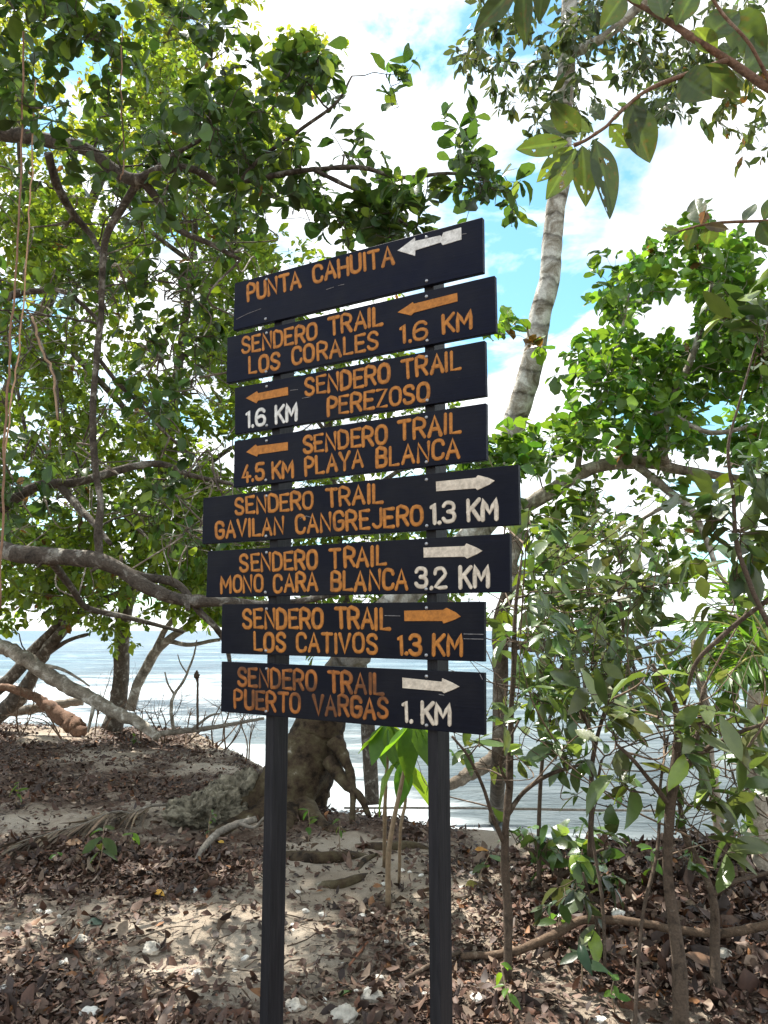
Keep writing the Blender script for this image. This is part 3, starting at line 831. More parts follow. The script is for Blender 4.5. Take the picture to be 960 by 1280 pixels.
class Plant:
    """wood and leaves of one plant, grown from given limbs towards given points"""
    def __init__(s):
        s.wood = MB(); s.leaf = MB(); s.pts = []; s.rads = []
    def limb(s, pts, rad, sides=9, smooth=5, col=(1, 1, 1), lobes=None, wob=0.03, attach=True):
        P, r = spline(np.asarray(pts, float), np.asarray(rad, float), smooth)
        st_ = np.arange(0, len(r) + 9, 4)
        def slow(sd_): return np.interp(np.arange(len(r)), st_, rng.normal(0, sd_, len(st_)))
        P = P + np.stack([slow(0.30), slow(0.30), slow(0.30)], -1) * r[:, None]
        r = r * (1 + slow(0.08)) * (1 + 0.18 * (rng.random(len(r)) < 0.05))
        s.wood.tube(P, r, sides, col, wob=wob, lobes=lobes)
        if attach:
            s.pts += list(P); s.rads += list(r)
    def px_limb(s, pix, **k):
        """pix: (px, py, Y, radius in px)"""
        pts = [at(a, b, Y) for a, b, Y, r in pix]
        rad = [r / F * ((p - CAM) @ FWD) for (a, b, Y, r), p in zip(pix, pts)]
        s.limb(pts, rad, **k)
    def grow(s, targets, sprays=5, spread=0.28, leaf=0.10, aspect=0.55, nleaf=(5, 9), base=(0.05, 0.09, 0.02), var=0.25, odd=None, odd_p=0,
             shape='obovate', K=4, twig=0.18, droop=0.1, up=0.5, maxlen=2.5, rmax=0.014, wcol=(1, 1, 1), flat=0.75, hue=0.12):
        targets = np.asarray(targets, float)
        if not len(targets): return
        base_pts = np.array(s.pts)
        order = np.argsort([np.min(np.linalg.norm(base_pts - t, axis=1)) for t in targets])
        for i in order:
            c = targets[i]
            BP = np.array(s.pts)
            d = np.linalg.norm(BP - c, axis=1) + np.maximum(0, BP[:, 2] - c[2]) * 0.4
            k = int(np.argmin(d)); q0 = BP[k]; dist_ = np.linalg.norm(c - q0)
            r0 = min(rmax, s.rads[k] * 0.7, 0.004 + 0.009 * dist_)
            if dist_ > 0.04:
                mid = (q0 + c) / 2 + rng.normal(0, 0.12, 3) * dist_ + np.array([0, 0, 0.08 * dist_])
                n_ = max(3, int(dist_ / 0.15))
                P, r = spline(np.array([q0, mid, c]), np.array([r0, r0 * 0.75, max(0.0022, r0 * 0.45)]), n_)
                P[1:-1] += rng.normal(0, 0.012, P[1:-1].shape)
                s.wood.tube(P, r, 5, wcol, cap=False)
                s.pts += list(P[1:]); s.rads += list(r[1:])
                bd = nrm(c - q0)
                stem_pts = P[len(P) // 2:]
            else:
                bd = rand_unit(1)[0]; stem_pts = np.array([c])
            for _ in range(sprays):
                p0 = stem_pts[rng.integers(0, len(stem_pts))] if rng.random() < 0.6 else c
                dd = nrm(bd * 0.5 + rand_unit(1)[0] * 1.0 + np.array([0, 0, up]))
                ln = spread * rng.uniform(0.4, 1.3)
                pe = p0 + dd * ln
                pm = (p0 + pe) / 2 + rng.normal(0, 0.02, 3) - np.array([0, 0, 0.02])
                s.wood.tube([p0, pm, pe], [0.0030, 0.0024, 0.0014], 4, wcol, cap=False)
                n = rng.integers(nleaf[0], nleaf[1] + 1)
                tt = 1 - rng.random(n) ** 1.6 * min(1.0, twig / max(ln, 0.05))
                base_p = p0 + (pe - p0)[None] * np.clip(tt, 0, 1)[:, None]
                rad = rand_unit(n); rad = rad - dd * (rad @ dd)[:, None]
                ax = nrm(dd * 0.55 + nrm(rad) * 0.9 + np.array([0, 0, -droop]) + rng.normal(0, 0.15, (n, 3)))
                nn = np.array([0, 0, flat])[None] + dd * 0.25 + rng.normal(0, 0.38, (n, 3))
                Lh = leaf * rng.uniform(0.42, 1.22, n)
                add_leaves(s.leaf, base_p + ax * 0.006, ax, nn, Lh, Lh * aspect * rng.uniform(0.85, 1.15, n), pal(n, base, var, odd if rng.random() > 0.04 else (0.16, 0.085, 0.03), odd_p, hue), shape, K)
    def build(s, root, wood_name, wood_mat, leaf_name, leaf_mat_):
        a = s.wood.build(wood_name, wood_mat, root)
        b = s.leaf.build(leaf_name, leaf_mat_, root) if s.leaf.n else None
        return a, b

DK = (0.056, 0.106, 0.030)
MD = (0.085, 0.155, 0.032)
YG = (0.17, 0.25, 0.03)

# --- near tree with the long dark limbs, trunk standing out of the frame to the left
t1 = Plant()
tb = np.array([-3.5, 4.7, 0.0]); tb[2] = float(ground(tb[0], tb[1])) - 0.1
t1.limb([tb, (-3.45, 4.65, 1.0), (-3.3, 4.6, 1.8), (-3.2, 4.6, 2.6), (-3.0, 4.5, 3.6), (-2.8, 4.4, 4.8), (-2.5, 4.2, 6.0)], [0.24, 0.19, 0.17, 0.15, 0.12, 0.09, 0.05], sides=14, lobes=lambda t, a: 1 + 0.10 * np.sin(3 * a + 1) + 0.35 * (1 - min(1, t * 6)) * np.abs(np.sin(2.5 * a)))
j0 = np.array([-3.2, 4.6, 2.2])
limbA = [(-40, 690, 4.7, 10), (20, 692, 4.6, 10), (70, 696, 4.55, 10), (125, 704, 4.5, 10.5), (160, 718, 4.5, 9.5), (200, 738, 4.5, 8.5), (240, 750, 4.55, 7.5), (285, 752, 4.6, 6.5), (340, 757, 4.8, 5), (420, 742, 5.0, 3.5)]
A0 = [at(a, b, Y) for a, b, Y, r in limbA]; Ar = [r / F * ((p - CAM) @ FWD) for p, (a, b, Y, r) in zip(A0, limbA)]
t1.limb([(-3.35, 4.62, 1.7)] + A0, [0.07] + Ar, sides=10)
t1.px_limb([(150, 712, 4.5, 5), (190, 722, 4.6, 5.5), (225, 733, 4.6, 5), (250, 765, 4.6, 4.5), (270, 785, 4.65, 4), (283, 810, 4.7, 3), (290, 850, 4.7, 2)])
t1.px_limb([(215, 745, 4.5, 6), (232, 752, 4.45, 4), (236, 762, 4.4, 2.5)], attach=False)
t1.px_limb([(122, 703, 4.5, 5), (124, 660, 4.48, 5), (126, 620, 4.46, 4.6), (119, 580, 4.44, 4.4), (115, 540, 4.42, 4.2), (117, 490, 4.4, 4.0), (121, 440, 4.38, 4.2), (124, 405, 4.35, 4), (128, 330, 4.3, 4.5), (138, 285, 4.25, 5), (160, 248, 4.2, 5), (185, 220, 4.15, 4.5), (225, 190, 4.1, 3), (270, 165, 4.05, 2)])
limbB = [(-60, 150, 4.4, 12), (0, 165, 4.3, 10), (55, 172, 4.25, 9), (105, 186, 4.2, 8), (140, 208, 4.2, 8), (175, 226, 4.15, 8.5), (200, 216, 4.1, 7), (240, 211, 4.1, 6), (275, 232, 4.1, 5), (325, 224, 4.05, 4), (390, 212, 4.0, 3.2), (450, 210, 3.95, 3), (500, 222, 3.9, 2.6), (560, 216, 3.85, 2.2), (610, 222, 3.8, 1.6)]
B0 = [at(a, b, Y) for a, b, Y, r in limbB]; Br = [r / F * ((p - CAM) @ FWD) for p, (a, b, Y, r) in zip(B0, limbB)]
t1.limb([(-2.8, 4.45, 4.5)] + B0, [0.075] + Br, sides=9)
t1.px_limb([(178, 226, 4.15, 6), (200, 255, 4.2, 4.5), (222, 285, 4.2, 4), (260, 305, 4.2, 3), (300, 325, 4.2, 2)])
t1.px_limb([(300, 228, 4.05, 3), (330, 195, 4.0, 2.6), (372, 165, 3.95, 2.2), (420, 130, 3.9, 1.8), (440, 95, 3.9, 1.2)])
t1.px_limb([(390, 212, 4.0, 3), (440, 235, 3.95, 2.6), (480, 258, 3.9, 2.2), (520, 290, 3.9, 1.4)])
t1.px_limb([(0, 635, 4.9, 6), (50, 608, 4.9, 6), (90, 603, 4.9, 5.5), (150, 588, 5.0, 4.5), (200, 580, 5.1, 4), (245, 595, 5.2, 3), (290, 605, 5.3, 2)])
t1.px_limb([(75, 606, 4.9, 5), (95, 632, 4.8, 4.5), (118, 655, 4.7, 4), (138, 680, 4.6, 3)])
t1.px_limb([(60, 190, 4.25, 5), (70, 230, 4.4, 5), (88, 262, 4.6, 4.5), (110, 290, 4.7, 4), (128, 318, 4.6, 3)])
t1.px_limb([(0, 372, 4.9, 5), (40, 365, 4.9, 4), (75, 362, 4.9, 3.4), (100, 378, 4.8, 3), (128, 405, 4.8, 2.4)])
t1.px_limb([(124, 448, 4.4, 3), (150, 480, 4.5, 2.6), (180, 510, 4.6, 2.2), (205, 540, 4.7, 2), (240, 570, 4.9, 1.4)])
t1.px_limb([(40, 400, 4.3, 2.4), (55, 440, 4.3, 2.2), (70, 480, 4.3, 2), (72, 525, 4.3, 1.6)], attach=False)
t1.px_limb([(60, 695, 4.55, 5), (90, 735, 4.9, 4.5), (110, 760, 5.2, 4), (160, 772, 5.4, 3), (230, 790, 5.5, 2)])
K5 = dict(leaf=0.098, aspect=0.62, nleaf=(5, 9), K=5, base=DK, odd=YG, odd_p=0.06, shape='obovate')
# dark leaves against the sky
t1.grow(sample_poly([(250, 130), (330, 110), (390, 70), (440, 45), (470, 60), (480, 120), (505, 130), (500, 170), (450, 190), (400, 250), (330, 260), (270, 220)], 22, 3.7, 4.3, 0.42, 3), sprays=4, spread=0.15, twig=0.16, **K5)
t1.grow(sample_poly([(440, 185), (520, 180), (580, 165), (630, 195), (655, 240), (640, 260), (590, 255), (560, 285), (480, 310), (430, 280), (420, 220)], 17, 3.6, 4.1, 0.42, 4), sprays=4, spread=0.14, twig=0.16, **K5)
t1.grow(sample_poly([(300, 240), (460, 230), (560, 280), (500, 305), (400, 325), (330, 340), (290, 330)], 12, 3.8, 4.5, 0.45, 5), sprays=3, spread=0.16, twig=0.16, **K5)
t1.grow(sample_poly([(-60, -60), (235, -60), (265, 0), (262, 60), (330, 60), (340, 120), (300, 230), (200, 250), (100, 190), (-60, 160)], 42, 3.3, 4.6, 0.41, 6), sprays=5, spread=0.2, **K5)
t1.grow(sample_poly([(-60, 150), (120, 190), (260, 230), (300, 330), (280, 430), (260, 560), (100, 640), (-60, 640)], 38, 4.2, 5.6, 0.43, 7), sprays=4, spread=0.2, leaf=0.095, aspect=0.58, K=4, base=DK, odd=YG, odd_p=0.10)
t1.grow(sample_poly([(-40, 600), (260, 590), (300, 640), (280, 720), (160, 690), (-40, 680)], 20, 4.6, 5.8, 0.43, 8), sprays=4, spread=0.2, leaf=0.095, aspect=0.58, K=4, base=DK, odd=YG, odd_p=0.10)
# unseen crown added above and to the left of the frame to shade the ground
over = np.stack([rng.uniform(-4.0, 0.4, 260), rng.uniform(2.6, 8.6, 260), rng.uniform(4.4, 8.0, 260)], -1)
def pix_of(p):
    d = p - CAM; w_ = d @ FWD
    return 480 + F * d[..., 0] / w_, 640 - F * (d @ UPV) / w_
ox, oy = pix_of(over)
over = over[(oy < -90) | (ox < -110)][:55]
t1.grow(over, sprays=7, spread=0.3, leaf=0.12, aspect=0.6, K=3, base=DK, nleaf=(6, 10))
for i in range(210):
    a_ = at(rng.uniform(-20, 330), rng.uniform(230, 690), rng.uniform(4.4, 6.2))
    k_ = np.argmin(np.linalg.norm(np.array(t1.pts) - a_, axis=1)); q_ = t1.pts[k_]
    if np.linalg.norm(a_ - q_) > 1.3: continue
    m1 = q_ * 0.65 + a_ * 0.35 + rng.normal(0, 0.08, 3); m2 = q_ * 0.3 + a_ * 0.7 + rng.normal(0, 0.08, 3)
    Q, rr = spline(np.array([q_, m1, m2, a_]), np.array([0.006, 0.005, 0.004, 0.0018]) * rng.uniform(0.6, 1.3), 4)
    t1.wood.tube(Q, rr, 5, np.array([1, 1, 1]) * rng.uniform(0.8, 3.0), cap=False)
for k_ in rng.choice(len(A0) * 5, 9):
    q_ = t1.pts[35 + int(k_)]; d_ = nrm(rng.normal(0, 1, 3) + [0, 0, 0.4])
    t1.wood.tube([q_, q_ + d_ * 0.05, q_ + d_ * rng.uniform(0.07, 0.11)], [0.016, 0.011, 0.008], 7, (0.9, 0.85, 0.8), wob=0.1)
r1 = empty('tree', (tb[0], tb[1], float(ground(tb[0], tb[1]))))
tag(r1, 'near tree with long dark crooked limbs and glossy round leaves reaching over the sign', 'tree')
t1.build(r1, 'trunk', M['bark'], 'crown', M['leaf_dark'])

# --- the ringed pale leaning trunk with its mossy buttressed foot
t2 = Plant()
pix = [(352, 1022, 7.3, 58), (366, 985, 7.3, 47), (384, 945, 7.3, 42), (402, 895, 7.3, 35), (425, 845, 7.3, 26), (470, 778, 7.25, 20.5), (540, 712, 7.2, 19), (603, 655, 7.2, 18), (630, 590, 7.2, 17.5), (643, 535, 7.2, 17), (661, 460, 7.15, 16), (684, 350, 7.1, 14.5), (698, 250, 7.05, 13.5), (706, 130, 7.0, 12.5), (711, 20, 6.95, 11.5), (716, -90, 6.9, 10.5), (722, -260, 6.8, 9)]
pts = [at(a, b, Y) for a, b, Y, r in pix]
rad = [r / F * ((p - CAM) @ FWD) * 0.88 for (a, b, Y, r), p in zip(pix, pts)]
P, r_ = spline(np.array(pts), np.array(rad), 12)
al = np.concatenate([[0], np.cumsum(np.linalg.norm(np.diff(P, axis=0), axis=1))])
ringf = 1 + 0.05 * np.maximum(0, np.sin(al * 2 * math.pi / 0.217)) ** 6 * (al > 1.2)
Pw = P + np.stack([np.interp(al, np.arange(0, 14, 0.35), rng.normal(0, 0.012, 40)) for _ in range(3)], -1)
n0 = t2.wood.n
t2.wood.tube(Pw, r_ * ringf, 22, wob=0.022, lobes=lambda t, a: 1 + np.clip(1 - t * 6.5, 0, 1) * (0.26 * np.sin(4 * a + 0.7) + 0.14 * np.sin(7 * a) + 0.07 * np.sin(11 * a + 40 * t)))
mossy = sstep(1.0, 2.4, al)
t2.wood.c[-1] = np.repeat(np.repeat(mossy, 22)[:, None], 3, 1)
t2.pts += list(Pw[len(Pw) // 2:]); t2.rads += list(r_[len(Pw) // 2:])
roots = [[(412, 950, 7.1, 11), (432, 980, 6.95, 6), (450, 996, 6.85, 4.5), (462, 1022, 6.8, 3)],
         [(418, 925, 7.1, 11), (434, 955, 7.0, 6), (441, 985, 6.9, 4), (440, 1036, 6.7, 3)],
         [(360, 1000, 7.2, 26), (330, 1020, 7.0, 18), (300, 1032, 6.8, 12), (262, 1048, 6.4, 8)],
         [(375, 1010, 7.1, 20), (400, 1032, 6.7, 9), (430, 1045, 6.5, 8), (480, 1055, 6.4, 5)],
         [(365, 1015, 7.1, 22), (350, 1045, 6.5, 11), (340, 1070, 6.1, 6), (322, 1085, 5.8, 4)]]
roots += [[(350, 1062, 6.3, 10), (395, 1075, 6.0, 7), (440, 1072, 5.9, 5), (480, 1062, 6.0, 3)], [(430, 1052, 6.4, 8), (475, 1062, 6.2, 6), (520, 1060, 6.2, 5), (560, 1066, 6.2, 3)],
          [(372, 1100, 5.4, 6), (420, 1108, 5.2, 5), (452, 1098, 5.3, 3.5), (470, 1080, 5.5, 2)], [(440, 1105, 5.2, 3), (452, 1080, 5.5, 3), (475, 1068, 5.7, 2)]]
for rt in roots[5:]:
    for i, (a_, b_, Y_, r_0) in enumerate(rt):
        w_ = on_ground(a_, b_); rt[i] = (a_, b_ + (14 if i in (0, 3) else -1), w_[1], r_0)
for rt in roots:
    pp = [at(a, b, Y) for a, b, Y, r in rt]
    Q, rr = spline(np.array(pp), np.array([r / F * 7 for *_, r in rt]), 6)
    t2.wood.tube(Q, rr, 10, (0, 0, 0), wob=0.06)
lf = dict(leaf=0.135, aspect=0.42, shape='ellip', K=4, base=(0.075, 0.11, 0.045), nleaf=(5, 9), droop=0.75, up=-0.25, twig=0.3, flat=0.5)
t2.limb([Pw[-30], (2.0, 6.6, 6.9), (2.6, 6.3, 7.3), (3.3, 6.2, 7.2)], [0.05, 0.04, 0.03, 0.015])
t2.limb([Pw[-18], (1.3, 6.4, 7.8), (0.9, 6.2, 7.9)], [0.05, 0.035, 0.015])
t2.grow(sample_poly([(560, -40), (960, -40), (960, 60), (870, 90), (790, 95), (740, 130), (690, 120), (650, 95), (600, 70), (560, 55)], 52, 6.2, 7.8, 0.34, 11), sprays=5, spread=0.26, **lf)
t2.grow(sample_poly([(575, 60), (640, 60), (690, 110), (740, 130), (740, 215), (690, 215), (640, 130), (580, 110)], 18, 6.6, 7.6, 0.36, 12), sprays=3, spread=0.22, **lf)
t2.grow(sample_poly([(740, 80), (860, 70), (870, 130), (800, 150), (745, 125)], 12, 6.3, 7.6, 0.36, 13), sprays=4, spread=0.22, **lf)
lf2 = dict(lf); lf2.update(odd=(0.30, 0.14, 0.03), odd_p=0.09, base=(0.10, 0.14, 0.04))
t2.grow(sample_poly([(885, 60), (975, 50), (985, 190), (945, 190), (905, 160)], 18, 6.3, 7.4, 0.3, 14), sprays=4, spread=0.22, **lf2)
fb = at(385, 1000, 7.2)
r2 = empty('tree', (fb[0], fb[1], float(ground(fb[0], fb[1]))))
tag(r2, 'leaning tree with pale ringed trunk rising behind the sign from a mossy buttressed foot', 'tree')
t2.build(r2, 'trunk', M['ringed'], 'crown', M['leaf_big'])

# --- bright tree right of the sign with an arching pale limb
t3 = Plant()
b3 = on_ground(622, 1035)
t3.limb([b3 + [0, 0.4, -0.2], at(624, 960, 6.7), at(626, 880, 6.7), at(630, 790, 6.7), at(634, 735, 6.7)], [0.085, 0.065, 0.06, 0.058, 0.057], sides=11, col=(0.42, 0.38, 0.34))
t3.px_limb([(629, 800, 6.7, 5), (670, 806, 6.6, 6), (705, 803, 6.5, 6), (735, 785, 6.4, 5), (770, 760, 6.3, 4), (800, 735, 6.3, 3)])
t3.px_limb([(690, 806, 6.55, 4), (730, 812, 6.4, 4), (775, 815, 6.3, 3), (830, 800, 6.2, 2)])
t3.limb([at(633, 740, 6.7), at(640, 690, 6.7), at(650, 650, 6.7), at(680, 618, 6.65), at(720, 594, 6.6), at(760, 579, 6.6), at(810, 577, 6.6), at(860, 590, 6.6), at(910, 597, 6.6), at(975, 606, 6.6)],
        [0.06, 0.062, 0.064, 0.064, 0.06, 0.055, 0.05, 0.042, 0.035, 0.03], sides=12)
t3.px_limb([(805, 577, 6.6, 7), (808, 552, 6.6, 6), (814, 535, 6.6, 5.5), (832, 500, 6.6, 5), (858, 465, 6.6, 4.2), (880, 400, 6.6, 3.4), (890, 350, 6.6, 2.4), (880, 310, 6.6, 1.6)])
t3.px_limb([(832, 580, 6.6, 6), (830, 550, 6.5, 5), (842, 520, 6.4, 4), (890, 540, 6.3, 3.5), (950, 530, 6.2, 2.5)])
t3.px_limb([(800, 578, 6.6, 6), (830, 610, 6.5, 5), (865, 640, 6.4, 4.5), (885, 680, 6.3, 4), (900, 720, 6.2, 3), (930, 750, 6.2, 2)])
t3.px_limb([(720, 594, 6.6, 4), (730, 540, 6.6, 3.2), (760, 480, 6.6, 2.5), (780, 400, 6.6, 2), (790, 340, 6.6, 1.4)])
t3.px_limb([(850, 625, 6.4, 3), (820, 640, 6.5, 2.6), (790, 660, 6.5, 2), (760, 690, 6.5, 1.6)])
lr = dict(leaf=0.125, aspect=0.62, K=4, base=(0.085, 0.185, 0.034), odd=(0.15, 0.27, 0.04), odd_p=0.35, nleaf=(6, 10), shape='obovate')
t3.grow(sample_poly([(745, 345), (790, 320), (830, 285), (870, 300), (965, 320), (965, 480), (900, 470), (800, 470), (745, 440), (760, 400)], 62, 5.9, 7.4, 0.39, 15), sprays=5, spread=0.26, **lr)
t3.grow(sample_poly([(700, 480), (760, 440), (965, 450), (965, 590), (860, 580), (760, 570), (700, 590), (655, 620), (640, 560), (665, 510)], 68, 5.9, 7.4, 0.39, 16), sprays=5, spread=0.26, **lr)
t3.grow(sample_poly([(645, 700), (690, 625), (760, 600), (965, 610), (975, 850), (840, 840), (690, 800)], 66, 6.0, 7.6, 0.44, 17), sprays=5, spread=0.26, leaf=0.12, aspect=0.6, K=4, base=MD, odd=YG, odd_p=0.15)
t3.grow(sample_poly([(600, 410), (650, 395), (645, 425), (600, 425)], 3, 5.6, 6.2), sprays=3, spread=0.15, **lr)
t3.grow(sample_poly([(560, 560), (640, 540), (640, 600), (560, 600)], 8, 5.6, 6.6), sprays=4, spread=0.2, **lr)
r3 = empty('tree', tuple(b3))
tag(r3, 'bright green tree right of the sign with a pale limb arching over the shrubs', 'tree')
t3.build(r3, 'trunk', M['bark_pale'], 'crown', M['leaf_dark'])

# --- sunlit trees on the bank behind the dark limbs
def bank_tree(label, trunk, branches, polys, depth, n, base, leaf, seed, bark='bark', odd=None, gap=0.42, sprays=8, group=None, spread=0.4):
    p = Plant()
    p.px_limb(trunk)
    for b in branches: p.px_limb(b)
    for i, (poly, share) in enumerate(polys):
        p.grow(sample_poly(poly, int(n * share), depth[0], depth[1], gap, seed + i), sprays=sprays, spread=spread, leaf=leaf, aspect=0.55, K=3, base=base,
               odd=odd or YG, odd_p=0.3, nleaf=(7, 12), up=0.3)
    a, b, Y, r = trunk[0]
    w = at(a, b, Y)
    root = empty('tree', (w[0], w[1], float(ground(w[0], w[1]))))
    tag(root, label, 'tree', group)
    p.build(root, 'trunk', M[bark], 'crown', M['leaf_light'])
GB = 'sunlit trees on the edge of the bank'
bank_tree('tree on the bank with straight upright trunk in front of the white surf',
          [(143, 912, 11.6, 13), (143, 880, 11.6, 11.5), (147, 830, 11.6, 11), (152, 780, 11.5, 10.5), (168, 720, 11.4, 10), (180, 670, 11.3, 9.5), (190, 630, 11.2, 9), (205, 560, 11, 8), (225, 450, 10.8, 6), (240, 330, 10.6, 4), (250, 200, 10.4, 3)],
          [[(190, 630, 11.2, 6), (230, 600, 11, 5), (290, 560, 10.6, 3)], [(205, 560, 11, 5), (150, 500, 10.6, 4), (90, 440, 10.2, 3)], [(225, 450, 10.8, 4), (290, 400, 10.6, 3), (330, 330, 10.4, 2)],
           [(240, 330, 10.6, 3), (180, 280, 10.3, 2.6), (120, 200, 10, 2)], [(168, 720, 11.4, 5), (120, 690, 11, 4), (60, 670, 10.6, 3)]],
          [([(100, 230), (330, 250), (350, 460), (300, 640), (180, 660), (100, 560)], 0.50), ([(120, 600), (290, 620), (290, 750), (130, 760)], 0.26), ([(180, 30), (330, 20), (345, 240), (120, 240)], 0.24), ([(-330, -560), (150, -560), (150, -70), (-330, -70)], 0.4)],  # last outline is unseen crown added above the frame to shade the foreground
          (8.4, 11.8), 245, (0.13, 0.21, 0.034), 0.125, 31, group=GB, gap=0.40)
bank_tree('slender forked tree leaning right over the surf',
          [(160, 888, 11.2, 7), (175, 850, 11.2, 7), (190, 820, 11.1, 6.5), (212, 800, 11, 5), (235, 780, 10.8, 4), (265, 740, 10.6, 3), (300, 690, 10.4, 2)],
          [[(190, 820, 11.1, 5), (205, 790, 11, 4), (222, 765, 10.8, 3), (225, 700, 10.6, 2)], [(212, 800, 11, 3), (240, 806, 10.9, 2.5), (275, 800, 10.8, 2)]],
          [([(210, 640), (320, 620), (320, 760), (280, 800), (215, 790)], 1.0)], (9.6, 11.4), 34, (0.13, 0.21, 0.03), 0.13, 35, 'bark_pale', group=GB, gap=0.40)
bank_tree('tree at the far left leaning right with two dark trunks over driftwood',
          [(-5, 900, 11.8, 10), (15, 880, 11.8, 9.5), (38, 850, 11.7, 8.5), (60, 815, 11.6, 7.5), (85, 785, 11.4, 6.5), (110, 762, 11.2, 5.5), (150, 740, 10.9, 4)],
          [[(-8, 865, 11.9, 8), (12, 850, 11.8, 7.5), (40, 815, 11.7, 7), (70, 782, 11.5, 6), (95, 740, 11.2, 4), (100, 640, 10.8, 3), (80, 520, 10.4, 3), (60, 400, 10, 2)], [(60, 815, 11.6, 3), (85, 800, 11.4, 2.4), (110, 792, 11.2, 2)],
           [(100, 640, 10.8, 3), (40, 560, 10.4, 2.4), (10, 420, 10, 2)]],
          [([(-60, 250), (110, 250), (110, 560), (-60, 620)], 0.5), ([(-60, 560), (130, 560), (150, 790), (60, 770), (-60, 790)], 0.5)], (8.8, 12), 225, (0.125, 0.20, 0.034), 0.125, 38, group=GB, gap=0.41)
bank_tree('yellow green tree showing its airy top above the dark limbs',
          [(-120, 930, 13.5, 14), (-80, 760, 13.3, 12), (-20, 560, 13, 10), (60, 380, 12.6, 8), (130, 220, 12.2, 6), (190, 90, 11.8, 4), (230, 0, 11.6, 2)],
          [[(130, 220, 12.2, 4), (250, 170, 12, 3), (335, 140, 11.8, 2.6), (385, 85, 11.6, 1.6)], [(60, 380, 12.6, 4), (30, 250, 12.4, 3), (20, 100, 12, 2)]],
          [([(-60, -40), (290, -40), (330, 20), (320, 110), (345, 220), (200, 260), (-60, 260)], 0.78), ([(320, 130), (345, 90), (395, 60), (400, 100), (340, 170)], 0.08), ([(-60, 260), (200, 260), (200, 420), (-60, 420)], 0.14)],
          (10.0, 13.5), 180, (0.20, 0.27, 0.04), 0.125, 42, odd=(0.20, 0.24, 0.04), group=GB, gap=0.38, spread=0.45)
bank_tree('low leafy tree behind the middle of the sign',
          [(470, 1010, 8.6, 9), (460, 900, 8.8, 8), (440, 780, 8.9, 7), (420, 660, 8.9, 6), (410, 540, 8.8, 5), (400, 420, 8.7, 3)],
          [[(440, 780, 8.9, 4), (520, 720, 8.8, 3), (570, 680, 8.7, 2)], [(420, 660, 8.9, 4), (480, 600, 8.8, 3), (560, 560, 8.7, 2)], [(410, 540, 8.8, 3), (340, 460, 8.6, 2)]],
          [([(270, 330), (420, 330), (560, 470), (600, 600), (600, 720), (560, 790), (330, 790), (300, 560)], 1.0)], (7.9, 9.6), 115, (0.13, 0.21, 0.034), 0.11, 47, group=GB, gap=0.42)

# ------------------------------------------------------------------ shrubs on the right
def shrub(label, stems, polys, depth, n, leaf, base, seed, sprays=3, aspect=0.42, odd=None, odd_p=0.1, gap=0.0, spread=0.16, shape='ellip', mat='leaf_shrub', droop=0.15, up=0.35, group=None, name='shrub', cat='shrub', K=6, bark='bark_twig', nleaf=(3, 6), flat=0.9, bare=0):
    p = Plant()
    for st in stems: p.px_limb([(a, b, Y, r * 0.82) for a, b, Y, r in st], sides=9)
    for i, (poly, share) in enumerate(polys):
        p.grow(sample_poly(poly, int(round(n * share)), depth[0], depth[1], gap, seed + i), sprays=sprays, spread=spread, leaf=leaf, aspect=aspect, K=K, base=base, odd=odd or YG,
               odd_p=odd_p, nleaf=nleaf, shape=shape, droop=droop, up=up, rmax=0.007, twig=0.12, flat=flat)
    for _ in range(bare):
        k_ = rng.integers(len(p.pts) // 6, len(p.pts)); q_ = p.pts[k_]
        if q_[2] < 0.45: continue
        dd = nrm(rng.normal(0, 1, 3) * [1, 0.7, 0.5] + [0, 0, 0.5]); ln = rng.uniform(0.2, 0.75)
        m1 = q_ + dd * ln * 0.5 + rng.normal(0, 0.05, 3); e1 = q_ + dd * ln + rng.normal(0, 0.07, 3) + [0, 0, 0.05]
        Q, rr = spline(np.array([q_, m1, e1]), np.array([0.0042, 0.003, 0.0012]) * rng.uniform(0.7, 1.4), 5)
        p.wood.tube(Q, rr, 5, np.array([1, 1, 1]) * rng.uniform(0.8, 2.8), cap=False)
    a, b, Y, r = stems[0][0]
    w = at(a, b, Y)
    root = empty(name, (w[0], w[1], float(ground(w[0], w[1]))))
    tag(root, label, cat, group)
    p.build(root, 'stem', M[bark], 'foliage', M[mat])
SG = (0.085, 0.145, 0.040)
SGR = 'leggy shrubs right of the sign'
shrub('leggy shrub just right of the sign with a big hanging leaf on its left branch',
      [[(637, 1225, 3.9, 7.5), (634, 1130, 3.95, 7), (632, 1060, 3.95, 6.5), (634, 1000, 3.95, 6), (638, 930, 4.0, 5), (642, 860, 4.0, 4.5), (643, 780, 4.05, 3.5), (652, 700, 4.1, 2.2)],
       [(633, 1062, 3.95, 4), (618, 1030, 3.9, 3.6), (606, 990, 3.85, 3), (585, 945, 3.8, 2.4), (565, 920, 3.8, 1.8)],
       [(636, 1018, 3.95, 4), (655, 990, 3.95, 3.6), (690, 966, 4.0, 3), (730, 955, 4.1, 2.2)],
       [(637, 985, 3.95, 3), (625, 950, 3.9, 2.4), (648, 900, 3.9, 2)]],
      [([(560, 900), (620, 890), (640, 1010), (600, 1000)], 0.14), ([(610, 680), (700, 640), (720, 800), (640, 960), (612, 940)], 0.70), ([(690, 930), (740, 930), (740, 975), (690, 975)], 0.16)],
      (3.7, 4.4), 26, 0.135, SG, 51, sprays=2, bare=26, group=SGR)
